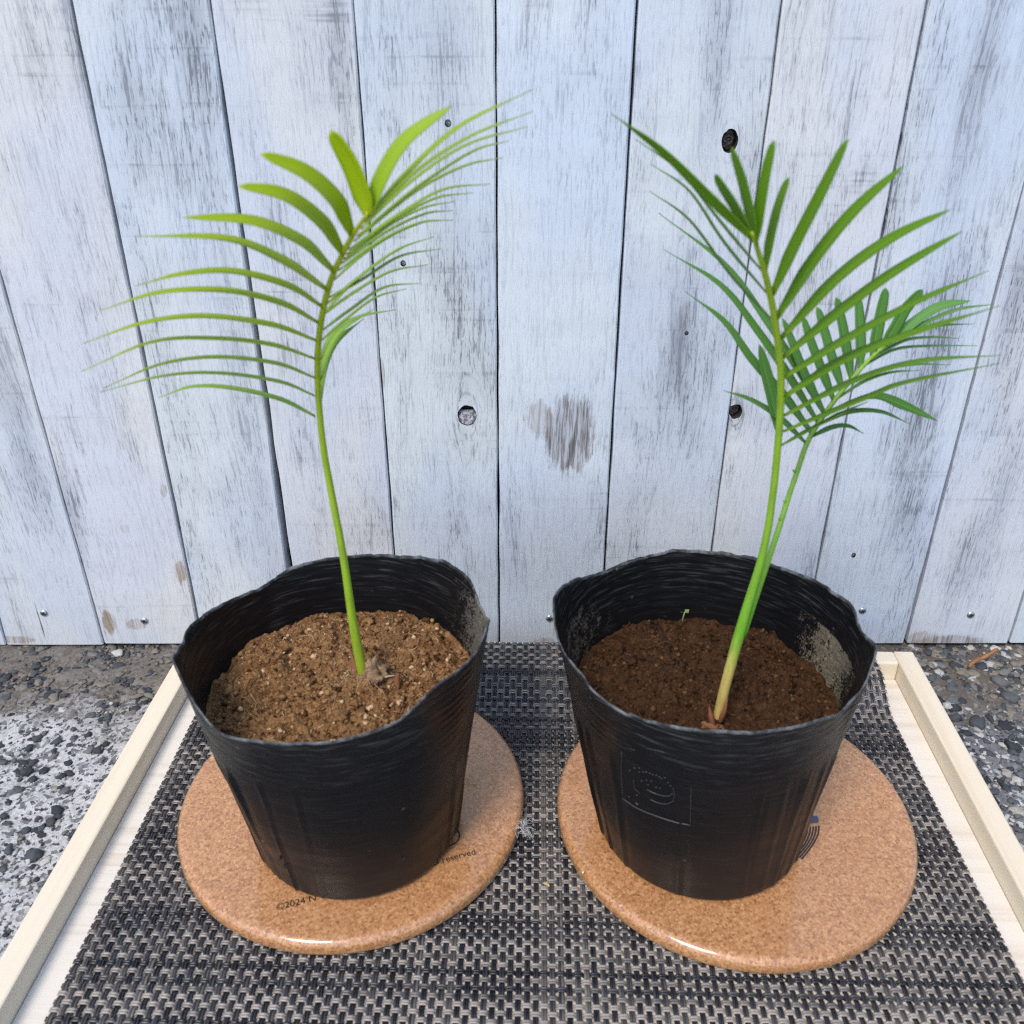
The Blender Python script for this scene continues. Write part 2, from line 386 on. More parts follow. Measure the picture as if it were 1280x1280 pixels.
M_stalkR2 = mat_stalk('bright_green_stalk', [(0, (.15, .38, .025)), (.5, (.22, .40, .04)), (1, (.28, .46, .07))])
M_husk = mat_simple('brown_husk', (.20, .085, .035), .85)
M_straw = mat_simple('pale_fibre', (.42, .33, .21), .8)
M_ink = mat_simple('black_ink', (.025, .02, .02), .4)
M_inkb = mat_simple('slate_blue_ink', (.055, .075, .14), .4)
M_ground = mat_ground(); M_stone = mat_stone('aggregate_stone')
M_twig = mat_bare_wood('dry_brown_twig', (.30, .13, .045), (.12, .05, .02), 'x', 2, .8)
M_knot = None

# ---------------------------------------------------------------- ground
def build_ground():
    xs = np.concatenate([[-60, -20, -6, -2.5, -1.4], np.linspace(-.95, .95, 300), [1.4, 2.5, 6, 20, 60]])
    ys = np.concatenate([[-60, -20, -6, -2, -.8], np.linspace(-.2, .62, 150), [1, 2.5, 6, 20, 60]])
    V = []
    for y in ys:
        for x in xs:
            z = 0.0
            if -.96 < x < .96 and -.21 < y < .63:
                z = .0022 * noise.fractal(Vector((x * 42, y * 42, 1)), .8, 2.1, 4) + .0012 * noise.noise(Vector((x * 260, y * 260, 4))) - .0035
                under = max(0, 1 - max(abs(x - .02) / .26, 1) * 1.0)
            V.append((x, y, z))
    nx = len(xs); Q = []
    for j in range(len(ys) - 1):
        for i in range(nx - 1):
            a = j * nx + i; Q.append((a, a + 1, a + nx + 1, a + nx))
    g = mesh_obj('ground', V, Q, M_ground); tag(g, kind='structure')
build_ground()

TRAY_X, TRAY_ROT, MAT_ROT = .0197, math.radians(-2.4), math.radians(-1.6)
def tray_w(x, y):           # tray-local to world (pivot at y = .4)
    c, s = math.cos(TRAY_ROT), math.sin(TRAY_ROT)
    return TRAY_X + x * c - (y - .4) * s, .4 + x * s + (y - .4) * c
def build_gravel():
    parts = []; tone = []
    rn = random.Random(3)
    def scatter(n, x0, x1, y0, y1, rlo, rhi, tones, power=3.0):
        k = 0
        while k < n:
            x = rn.uniform(x0, x1); y = rn.uniform(y0, y1)
            lx = x - TRAY_X - (y - .4) * .042
            if abs(lx) < .2595: continue
            r = rlo + (rhi - rlo) * rn.random() ** power
            v, f = rock((x, y, -.0031 - r * .10), r, rn.random(), 2 if r > .0022 else 1, .42)
            parts.append((v, f)); t = tones(rn, x, y); tone.extend([t] * len(v)); k += 1
    def tl(rn, x, y):
        if y > .47 + .02 * math.sin(x * 60): return rn.choice([.05, .2, .35, .66, .72, .78, .6])
        return rn.choice([.02, .08, .15, .25, .33, .4, .48, .55, .92, .85, .98])
    def tr(rn, x, y):
        if y > .475 + .02 * math.sin(x * 50): return rn.choice([.1, .25, .4, .6, .68, .74, .8, .95])
        return rn.choice([0, .05, .1, .15, .2, .3, .35, .4, .5, .95, .9])
    scatter(6000, -.56, -.235, .26, .545, .0005, .0032, tl, 4.0)
    scatter(800, -.60, -.235, .465, .547, .0010, .0046, tl, 2)
    scatter(5000, .27, .62, .28, .545, .0007, .0046, tr, 3.0)
    scatter(800, .27, .62, .48, .547, .0010, .0050, tr, 2)
    V, Fc = join(parts)
    g = mesh_obj('gravel', V, Fc, M_stone, attrs={'tone': tone}, smooth=True)
    tag(g, 'small grey and brown stones set in the rough concrete around the tray', 'gravel', kind='stuff')
build_gravel()
def pebble(px, py, r, tone, label, group=None, squash=.55):
    r *= .54; p = at_z(px, py, 0.0); v, f = rock((0, 0, 0), r, px * 1.7 + py, 2, squash)
    zmin = min(q[2] for q in v)
    o = mesh_obj('stone', v, f, M_stone, attrs={'tone': [tone] * len(v)}); o.location = (p.x, p.y, -zmin * .10 - .0025)
    tag(o, label, 'stone', group)
LS = 'smooth dark stone set in the pale concrete left of the tray'
for a in ((40, 1066, .0085, .32), (120, 934, .0062, .1), (63, 1024, .006, .2), (30, 962, .006, .15), (92, 1038, .006, .12), (10, 1059, .0065, .35), (36, 931, .005, .1)):
    pebble(*a, LS, 'dark stones left of the tray')
RS = 'dark lumpy stone embedded in the rough concrete right of the tray'
for a in ((1172, 880, .010, .02), (1190, 858, .008, .42), (1222, 900, .011, .25), (1262, 868, .009, .4), (1228, 830, .008, .2), (1268, 930, .010, .08), (1200, 920, .008, .1)):
    pebble(*a, RS, 'dark stones right of the tray')
pebble(1251, 849, .0115, .47, 'large rounded greenish grey stone below the dry brown twig')
pebble(147, 813, .007, .97, 'pale flat stone in the brown silt at the foot of the fence')

# ---------------------------------------------------------------- fence
FY = .542; FTH = .014; FH = 1.05
GAPS = [((-60, 560), (5, 796), 2.5, 2.5), ((0, 342), (129.5, 802), 2.5, 2.5), ((88, 0), (245.5, 765), 3.2, 3.2), ((262, 0), (361, 705), 2.6, 8.0),
        ((441, 0), (493, 690), 2.6, 2.0), ((619.5, 0), (624, 790), 2.4, 2.2), ((797, 0), (757, 690), 3.6, 2.6),
        ((978, 0), (889.5, 690), 2.4, 2.0), ((1160, 0), (1020.5, 720), 3.6, 3.4), ((1278.5, 240), (1131.5, 805), 2.2, 3.6), ((1281, 742), (1259, 809), 3, 3)]
def gap_xz(g):
    a, b = at_y(*g[0], FY), at_y(*g[1], FY)
    sl = (a.x - b.x) / (a.z - b.z)
    x0 = b.x - sl * b.z
    wa = g[2] * FY / ray(*g[0]).y; wb = g[3] * FY / ray(*g[1]).y
    ws = (wa - wb) / (a.z - b.z)
    return (x0, sl, wb - ws * b.z, ws)              # centre x at z=0, slope, width at z=0, width slope
GX = [gap_xz(g) for g in GAPS]
w0 = .0755
for k in range(4):
    GX.insert(0, (GX[0][0] - w0 * random.uniform(.97, 1.03), random.uniform(-.006, .006), .0012, 0))
    GX.append((GX[-1][0] + w0 * random.uniform(.97, 1.03), random.uniform(-.006, .006), .0012, 0))
fence = empty('wooden_fence', (0, FY, 0)); tag(fence, 'whitewashed fence of upright weathered timber planks', 'fence')
TINTS = [(.70, .70, .71), (.735, .715, .715), (.70, .72, .745), (.72, .715, .73), (.70, .725, .75), (.72, .75, .795), (.69, .71, .745), (.735, .73, .745), (.69, .72, .77), (.70, .705, .745)]
TAN = (.34, .25, .17); GRY = (.20, .175, .18); BRN = (.22, .165, .12)
def P(px, py, rpx, rpy, c, st, soft=1.6):
    p = at_y(px, py, FY); s = FY / ray(px, py).y
    return (p.x, p.z, rpx * s, rpy * s * 1.25, c, st, soft)
PATCH = [P(712, 545, 34, 48, GRY, .95), P(675, 525, 20, 22, (.36, .31, .27), .6), P(1185, 806, 55, 14, BRN, .9, .5), P(1150, 800, 22, 12, TAN, .6, 1.2), P(136, 778, 8, 16, TAN, .9, 1.0), P(205, 612, 5, 8, TAN, .7),
         P(226, 716, 8, 14, TAN, .75), P(172, 780, 14, 7, TAN, .6), P(478, 468, 3.5, 18, TAN, .8, .8), P(20, 800, 28, 5, TAN, .7, 1.0), P(157, 660, 6, 6, TAN, .25),
         P(845, 460, 26, 110, (.17, .19, .23), .42, 2.2), P(850, 420, 16, 46, (.13, .15, .19), .55, 2.2), P(920, 515, 20, 22, (.30, .30, .33), .45, 2), P(895, 100, 16, 75, (.18, .20, .23), .45, 2.2),
         P(425, 60, 14, 110, (.18, .21, .27), .55, 2.2), P(395, 75, 28, 45, (.24, .27, .32), .4, 2.4), P(310, 520, 20, 190, (.24, .245, .26), .5, 2.2), P(85, 20, 12, 130, (.22, .25, .29), .5, 2.2), P(10, 480, 22, 120, (.12, .14, .15), .7, 2.2), P(85, 640, 14, 60, (.18, .18, .19), .5, 2.2),
         P(240, 40, 22, 70, (.25, .27, .31), .45, 2.4), P(160, 130, 26, 60, (.26, .29, .34), .35, 2.4), P(1225, 100, 22, 110, (.13, .14, .16), .6, 2.3), P(1160, 450, 30, 90, (.22, .22, .24), .5, 2.4), P(1245, 640, 14, 90, (.17, .16, .17), .6, 2.2), P(1130, 620, 26, 100, (.24, .25, .28), .45, 2.4),
         P(1200, 710, 16, 60, (.15, .14, .16), .5, 2.2), P(1260, 400, 14, 60, (.26, .20, .18), .5, 2.2), P(560, 250, 24, 160, (.27, .30, .35), .35, 2.4), P(545, 60, 50, 60, (.25, .28, .33), .3, 2.4), P(50, 776, .9, 26, (.05, .05, .055), 1, .35), P(680, 803, 16, 6, TAN, .7, 1.2), P(700, 790, 10, 8, TAN, .4, 1.2)]
def FG(px, py, k, rpx):
    p = at_y(px, py, FY); return (p.x, p.z, k, rpx * FY / ray(px, py).y)
FIGURES = [FG(848, 440, .14, 50), FG(372, 330, .10, 55), FG(232, 240, .12, 60), FG(1225, 250, .10, 70), FG(1010, 120, .08, 60), FG(100, 300, .07, 60)]
KNOTS = [(912, 176, 10.5, 13, 1), (584, 519, 12, 12.5, 2), (919.5, 514, 8, 9, 1), (560, 154, 4.2, 4.2, 0), (504, 329, 3.6, 3.6, 0), (858, 416, 2.6, 2.6, 0), (1067, 694, 2.8, 3.4, 0)]
SCREWS = [(55, 766), (181, 775), (687, 773), (1078, 763), (1213, 768)]
def knot_material():
    n = NT('weathered_knot'); co = n.co(); x, y, z = n.sep(co)
    d = n.math('SQRT', n.math('ADD', n.math('MULTIPLY', x, x), n.math('MULTIPLY', z, z)))
    d = n.math('ADD', d, n.math('MULTIPLY', n.noise(co, 500, 3), .0022))
    r = n.math('SINE', n.math('MULTIPLY', n.math('ADD', d, n.math('MULTIPLY', n.noise(co, 260, 3), .004)), 2600))
    col = n.mix(n.step(r, -.6, .8), (.018, .016, .015), (.12, .105, .10))
    col = n.mix(n.step(n.noise(co, 380, 4, .7), .48, .62), col, (.05, .045, .04))
    n.set(Base_Color=col, Roughness=.8, Normal=n.bump(r, .6, .001)); return n.m
M_knot = knot_material(); M_hollow = mat_simple('shaded_hollow_wood', (.022, .018, .016), .9)  # bare hollow wood, with the shade inside the hole painted into its colour
def knot_white():
    n = NT('painted_knot'); co = n.co()
    col = n.mix(n.step(n.noise(co, 420, 4, .7), .42, .58), (.40, .41, .45), (.10, .10, .12))
    n.set(Base_Color=col, Roughness=.7, Normal=n.bump(n.noise(co, 500, 3), .5, .001)); return n.m
M_knotw = knot_white()

def build_plank(i, gl, gr):
    zb = random.uniform(-.002, .0025) + .0005; zt = FH + random.uniform(-.004, .004)
    cx = (gl[0] + gr[0]) / 2
    nz = 90; V = []; dy = random.uniform(-.0006, .0006)
    prof = [(0, 0, 1), (0, .0012, 0), (0.0012, 0, 0)]
    for k in range(nz + 1):
        z = zb + (zt - zb) * k / nz
        wl = .5 * max(.0009, gl[2] + gl[3] * z); wr = .5 * max(.0009, gr[2] + gr[3] * z)
        xl = gl[0] + gl[1] * z + wl + .00055 * noise.noise(Vector((i * 9.1, z * 28, 0))) - cx
        xr = gr[0] + gr[1] * z - wr + .00055 * noise.noise(Vector((i * 9.1 + 4, z * 28, 0))) - cx
        b = .0009 + .0006 * noise.noise(Vector((i, z * 60, 3)))
        zz = z
        V += [(xl, dy + FTH, zz), (xl, dy + b, zz), (xl + b, dy, zz), (xl * .33 + xr * .67 if 0 else (xl * 2 + xr) / 3, dy - .0002, zz), ((xl + 2 * xr) / 3, dy - .0002, zz), (xr - b, dy, zz), (xr, dy + b, zz), (xr, dy + FTH, zz)]
    Q = []
    for k in range(nz):
        for j in range(8):
            a = k * 8 + j; b2 = k * 8 + (j + 1) % 8
            Q.append((a, b2, b2 + 8, a + 8))
    Q.append(tuple(range(8))[::-1]); Q.append(tuple(nz * 8 + j for j in range(8)))
    xlo = gl[0]; xhi = gr[0]
    pt = [p for p in PATCH if gl[0] + gl[1] * p[1] <= p[0] <= gr[0] + gr[1] * p[1]]
    k = i - 4
    tint = TINTS[k] if 0 <= k < len(TINTS) else TINTS[i % len(TINTS)]
    tint = tuple(c * q for c, q in zip(tint, (.865, .905, .93)))
    wear = [.35, .1, .45, .35, .55, .0, .55, .0, .7, .75][k % 10] if 0 <= k < 10 else .4
    fg = [q for q in FIGURES if gl[0] + gl[1] * q[1] <= q[0] <= gr[0] + gr[1] * q[1]]
    kn = []
    for (px, py, rx, rz, kind) in KNOTS:
        p = at_y(px, py, FY); s_ = FY / ray(px, py).y
        if gl[0] + gl[1] * p.z < p.x < gr[0] + gr[1] * p.z and kind: kn.append((p.x - cx, p.z, rx * s_))
    m = mat_plank(i, tint, wear, pt, cx, fg[0] if fg else None, kn)
    o = mesh_obj('plank', V, Q, m, fence, smooth=False, loc=(cx, 0, 0))
    # knots: a real hollow cut into the board with the knot wood set back in it
    for (px, py, rx, rz, kind) in KNOTS:
        p = at_y(px, py, FY); s = FY / ray(px, py).y
        if not (gl[0] + gl[1] * p.z < p.x < gr[0] + gr[1] * p.z): continue
        ax, az = rx * s, rz * s * 1.1
        seg = 20; rr = [1 + .10 * noise.noise(Vector((q * .8, px, 0))) for q in range(seg)]
        ring = lambda y, sc: [(p.x - cx + ax * sc * rr[q] * math.cos(2 * math.pi * q / seg), y, p.z + az * sc * rr[q] * math.sin(2 * math.pi * q / seg)) for q in range(seg)]
        cv = ring(-.004, 1.0) + ring(.006, 1.0); cf = [tuple(range(seg)), tuple(range(seg, 2 * seg))[::-1]] + [(q, q + seg, (q + 1) % seg + seg, (q + 1) % seg) for q in range(seg)]
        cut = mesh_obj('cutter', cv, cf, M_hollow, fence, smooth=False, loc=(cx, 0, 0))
        bm = bmesh.new(); bm.from_mesh(cut.data); bmesh.ops.recalc_face_normals(bm, faces=bm.faces[:]); bm.to_mesh(cut.data); bm.free()
        bm = bmesh.new(); bm.from_mesh(o.data); bmesh.ops.recalc_face_normals(bm, faces=bm.faces[:]); bm.to_mesh(o.data); bm.free()
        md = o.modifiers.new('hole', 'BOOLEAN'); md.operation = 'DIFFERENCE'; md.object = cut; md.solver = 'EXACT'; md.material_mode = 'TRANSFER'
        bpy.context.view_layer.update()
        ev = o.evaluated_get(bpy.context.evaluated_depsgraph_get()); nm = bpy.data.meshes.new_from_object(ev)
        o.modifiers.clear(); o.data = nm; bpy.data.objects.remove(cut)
        # knot wood: a lumpy disc, set back, tilted so one side gapes
        kv = [(0, 0, 0)]; kf = []; rings_n = 5
        for q in range(1, rings_n + 1):
            for t in range(seg):
                a = 2 * math.pi * t / seg; sc = (.97 if kind != 1 else .84) * q / rings_n
                lift = .0005 * noise.noise(Vector((math.cos(a) * sc * 3 + px, math.sin(a) * sc * 3, 1))) + (.0007 if q == rings_n else 0)
                kv.append((ax * sc * rr[t] * math.cos(a), lift, az * sc * rr[t] * math.sin(a)))
        if kind == 2: kv = [(a_, b_, min(c_, az * .42 + .0004 * noise.noise(Vector((a_ * 900, px, 0))))) for a_, b_, c_ in kv]
        for t in range(seg): kf.append((0, 1 + (t + 1) % seg, 1 + t))
        for q in range(rings_n - 1):
            for t in range(seg):
                a = 1 + q * seg + t; b = 1 + q * seg + (t + 1) % seg; kf.append((a, b, b + seg, a + seg))
        ko = mesh_obj('knot', kv, kf, M_knot if kind == 1 else M_knotw, o, loc=(p.x - cx, dy + (.0035 if kind == 1 else .0012), p.z))
        if kind == 2: ko.rotation_euler = (math.radians(-22), 0, 0); ko.location.y += .001
        if kind == 1: ko.rotation_euler = (math.radians(10), 0, math.radians(14))
    for (px, py) in SCREWS:
        p = at_y(px, py, FY)
        if not (gl[0] + gl[1] * p.z < p.x < gr[0] + gr[1] * p.z): continue
        r = .0029; seg = 20; sv = []; sf = []; mi = []
        for (rr_, yy) in ((1.0, .0002), (1.0, -.0003), (.86, -.0009), (.5, -.0012), (.02, -.0013)):
            sv += [(r * rr_ * math.cos(2 * math.pi * q / seg), yy, r * rr_ * math.sin(2 * math.pi * q / seg)) for q in range(seg)]
        for a in range(4):
            for q in range(seg): sf.append((a * seg + q, a * seg + (q + 1) % seg, (a + 1) * seg + (q + 1) % seg, (a + 1) * seg + q))
        cvv, cff = join([box(-.0016, .0016, -.00145, -.0010, -.00035, .00035), box(-.00035, .00035, -.00146, -.0010, -.0016, .0016)]); nsf = len(sf)  # raised cross, coloured dark to stand for shade in the drive recess
        sv, sf = join([(sv, sf), (cvv, cff)])
        so = mesh_obj('screw', sv, sf, [M_steel, M_dark], o, loc=(p.x - cx, dy - .0002, p.z)); so.rotation_euler = (0, random.uniform(0, 1.5), 0)
        for pp in list(so.data.polygons)[nsf:]: pp.material_index = 1; pp.use_smooth = False
    return o
for i in range(len(GX) - 1):
    build_plank(i, GX[i], GX[i + 1])
xa, xb = GX[0][0], GX[-1][0]
M_backing = mat_bare_wood('gap_shade_wood', (.030, .024, .020), (.012, .010, .009), 'x', 1, .8)  # near-black, so the shade behind the boards is put into the colour
for z in (.012, .45, .88):
    v, f = box(xa, xb, FTH + .0012, FTH + .03, z, z + .05, .002); mesh_obj('rail', v, f, M_backing, fence, smooth=False, loc=(0, 0, 0))
v, f = box(xa, xb, FTH + .031, FTH + .040, .002, FH - .02, .001); mesh_obj('back_panel', v, f, M_backing, fence, smooth=False, loc=(0, 0, 0))  # panel added behind the boards so the gaps show dark

# ---------------------------------------------------------------- tray
tray = empty('serving_tray', (TRAY_X, .4, 0)); tray.rotation_euler = (0, 0, TRAY_ROT)
tag(tray, 'pale pine serving tray with raised rails, under the woven mat', 'tray')
HW, YB, YF, RW, RZ, BZ = .2545, .1135, -.295, .0135, .0235, .0095
def rail(x0, x1, y0, y1, m):
    v, f = box(x0, x1, y0, y1, .001, RZ, .0012, 2); mesh_obj('rail', v, f, m, tray, smooth=False, loc=(0, 0, 0))
rail(-HW, -HW + RW, YF + RW + .0002, YB, M_rim); rail(HW - RW, HW, YF + RW + .0002, YB, M_rim)
rail(-HW + RW + .0002, HW - RW - .0002, YB - RW, YB - .0006, M_rimx); rail(-HW, HW, YF, YF + RW, M_rimx)
v, f = box(-HW + RW + .0003, HW - RW - .0003, YF + RW + .0003, YB - RW - .0003, .003, BZ, .0003, 1); mesh_obj('base', v, f, M_base, tray, smooth=False, loc=(0, 0, 0))

# ---------------------------------------------------------------- woven mat
PW = .00402; NWARP, NWEFT = 113, 84
mat_root = empty('woven_placemat', (.0186, .39, BZ)); tag(mat_root, 'grey and black woven vinyl placemat lying in the pine tray', 'placemat')
MZ = BZ + .00125
def mat_ramp(yl):                                    # the far edge rides up over the tray's back rail
    t = np.clip((yl - .062) / .036, 0, 1); return (RZ - BZ + .0006) * t * t * (3 - 2 * t)
def strips(count, npts, along_x):
    AMP = .00048; fw = .00122 if along_x else .00128; gapc = .0
    n = np.arange(npts); V = []; Q = []; tone = []; base = 0
    offs = np.array([[-1.0, 0.0], [-.62, .9], [.62, .9], [1.0, 0.0]]); H = .00052
    for i in range(count):
        light = RNG.choice([.12, .3, .55, .72, .85, .95], p=[.12, .15, .2, .23, .2, .1]) if along_x else RNG.choice([.10, .2, .3, .4, .52], p=[.22, .27, .26, .17, .08])
        jit = RNG.normal(0, .00012)
        for s in (-1, 1):
            tn = np.clip(light + RNG.normal(0, .24 if along_x else .12), 0, 1)
            q = n / (npts - 1)
            if along_x:
                xl = (q - .5) * NWARP * PW; yl = np.full(npts, (i - NWEFT + .5) * PW + YMAT1) + jit + s * fw * .52
                ph = np.pi * (xl / PW + NWARP / 2 - .5) + np.pi * i
                zl = AMP * 1.25 * np.clip(np.cos(ph) * 2.2, -1, 1)
            else:
                xl = np.full(npts, (i - NWARP / 2 + .5) * PW) + jit + s * fw * .52
                yl = YMAT1 + (q - 1) * NWEFT * PW
                ph = np.pi * ((yl - YMAT1) / PW + NWEFT - .5) + np.pi * i
                zl = -AMP * .85 * np.clip(np.cos(ph) * 1.35, -1, 1)
            wob = .00006 * np.sin(n * .37 + i)
            for (ox, oz) in offs:
                w = fw * .5 * ox
                xx = xl + (0 if along_x else w) + (0 if along_x else wob); yy = yl + (w if along_x else 0) + (wob if along_x else 0)
                V.append(np.stack([xx, yy, zl + H * oz + mat_ramp(yl)], 1))
            a = base + np.arange(npts - 1)
            for k in range(3):
                Q.append(np.stack([a + k * npts, a + k * npts + 1, a + (k + 1) * npts + 1, a + (k + 1) * npts], 1))
            tone.append(np.full(npts * 4, tn)); base += npts * 4
    V = np.concatenate(V); c, s = math.cos(MAT_ROT), math.sin(MAT_ROT)
    W = np.stack([.0186 + V[:, 0] * c - V[:, 1] * s, .39 + V[:, 0] * s + V[:, 1] * c, MZ + V[:, 2]], 1)
    Q = np.concatenate(Q)
    return W, (Q[:, ::-1] if not along_x else Q), np.concatenate(tone)
YMAT1 = .1195
W, Q, tn = strips(NWEFT, NWARP * 6 + 1, True); tag(np_obj('weft_strands', W, Q, M_weft, mat_root, {'tone': tn}), kind='stuff')
W, Q, tn = strips(NWARP, NWEFT * 6 + 1, False); tag(np_obj('warp_strands', W, Q, M_warp, mat_root, {'tone': tn}), kind='stuff')
MAT_TOP = MZ + .0011

# ---------------------------------------------------------------- cork trivets
DISC_T = .0095; DTOP = MAT_TOP + DISC_T; DR = .0972
def trivet(cx, cy, label, DR):
    prof = [(0, DISC_T), (DR - .006, DISC_T)]
    for k in range(1, 9):
        a = math.pi / 2 * k / 8; prof.append((DR - .0045 + .0045 * math.sin(a), DISC_T - .0045 + .0045 * math.cos(a)))
    for k in range(0, 5):
        a = math.pi / 2 * k / 4; prof.append((DR - .0025 + .0025 * math.cos(a), .0025 - .0025 * math.sin(a)))
    prof.append((0, 0)); seg = 160; V = []; Q = []
    for (r, z) in prof:
        for q in range(seg):
            a = 2 * math.pi * q / seg; V.append((r * math.cos(a), r * math.sin(a), z))
    for k in range(len(prof) - 1):
        for q in range(seg): Q.append((k * seg + q, k * seg + (q + 1) % seg, (k + 1) * seg + (q + 1) % seg, (k + 1) * seg + q))
    root = empty('cork_trivet', (cx, cy, MAT_TOP)); tag(root, label, 'trivet', 'round cork trivets under the pots')
    o = mesh_obj('disc', V, [q[::-1] for q in Q], M_cork, root, loc=(0, 0, 0))
    bm = bmesh.new(); bm.from_mesh(o.data); bmesh.ops.remove_doubles(bm, verts=bm.verts[:], dist=1e-6); bmesh.ops.recalc_face_normals(bm, faces=bm.faces[:]); bm.to_mesh(o.data); bm.free()
    return root
DL = (-.0905, .2784 + DR); DRT = (.1243, .2685 + .0985)
triL = trivet(*DL, 'round cork trivet printed with a copyright line, under the pot of dry soil', DR)
triR = trivet(*DRT, 'round cork trivet printed with striped arcs, under the pot of moist dark soil', .0985)
PZ = DTOP + .00025
def text_mesh(body, p0, p1, name, parent):
    cu = bpy.data.curves.new('text', 'FONT'); cu.body = body; cu.size = 1; cu.extrude = 0
    t = bpy.data.objects.new('text', cu); COL.objects.link(t); bpy.context.view_layer.update()
    me = bpy.data.meshes.new_from_object(t.evaluated_get(bpy.context.evaluated_depsgraph_get())); bpy.data.objects.remove(t)
    a = at_z(*p0, PZ); b = at_z(*p1, PZ)
    xs = [v.co.x for v in me.vertices]; L = max(xs) - min(xs); s = (b - a).length / L; x0 = min(xs)
    ex = (b - a).normalized(); ey = Vector((-ex.y, ex.x, 0))
    V = [a + ex * ((v.co.x - x0) * s) + ey * (v.co.y * s * 1.05) for v in me.vertices]
    o = mesh_obj(name, V, [tuple(p.vertices) for p in me.polygons], M_ink, parent, smooth=False)
    return o
text_mesh('\u00a92024 N', (346, 1138), (395, 1125.5), 'printed_text', triL)
text_mesh('ts reserved', (541, 1082), (595, 1067.5), 'printed_text', triL)
def flat_stroke(pts_px, w, n=20):
    P3 = [at_z(p[0], p[1], PZ) for p in catmull(pts_px, n)]
    P3, T = frames(P3); V = []; Fc = []
    for p, t in zip(P3, T):
        s = Vector((-t.y, t.x, 0)) * w / 2; V += [p + s, p - s]
    for i in range(len(P3) - 1): Fc.append((2 * i, 2 * i + 1, 2 * i + 3, 2 * i + 2))
    return V, Fc
v, f = join([flat_stroke([(569, 1034), (573.5, 1040), (574, 1047), (570, 1053), (560, 1058), (545, 1063)], .0007)]); mesh_obj('printed_mark', v, f, M_ink, triL, smooth=False)
st = []
for k in range(5):
    e = k / 4
    st.append(flat_stroke([(1009.5 + 14.3 * e, 1033.5 - 1.5 * e), (1008 + 14.5 * e, 1043 - .5 * e), (1001.5 + 14 * e, 1056 + .5 * e), (991.5 + 10.5 * e, 1066.5 + 7.5 * e)], .00085))
v, f = join(st); mesh_obj('printed_mark', v, f, M_ink, triR, smooth=False)
v = [at_z(x, y, PZ) for x, y in ((1006, 1029.5), (1023.5, 1028), (1023, 1023), (1021.5, 1019.5), (1006, 1020))]
mesh_obj('printed_mark', v, [(0, 1, 2, 3, 4)], M_inkb, triR, smooth=False)

# ---------------------------------------------------------------- pots
POT_H = .1285; RB, RT = .0545, .0730
def rim_points(px_list, cx, cy):
    out = []
    for (px, py, side) in px_list:
        d = ray(px, py); ax, ay = d.x, d.y
        # ray.xy = t*(ax, ay); circle (cx, cy) radius RT
        A = ax * ax + ay * ay; B = -2 * (ax * cx + ay * cy); C = cx * cx + cy * cy - RT * RT
        D = B * B - 4 * A * C
        if D <= 0: t = -B / (2 * A)
        else: t = (-B + side * math.sqrt(D)) / (2 * A)
        p = CAM + d * t
        out.append((math.atan2(p.y - cy, p.x - cx), math.hypot(p.x - cx, p.y - cy), p.z))
    return sorted(out)
def periodic(samples, col, th):
    xs = np.array([s[0] for s in samples]); ys = np.array([s[col] for s in samples])
    xs = np.concatenate([xs - 2 * np.pi, xs, xs + 2 * np.pi]); ys = np.tile(ys, 3)
    v = np.interp(th, xs, ys)
    k = np.exp(-(np.arange(-9, 10) / 3.2) ** 2); k /= k.sum()
    return np.convolve(np.concatenate([v[-9:], v, v[:9]]), k, 'valid')
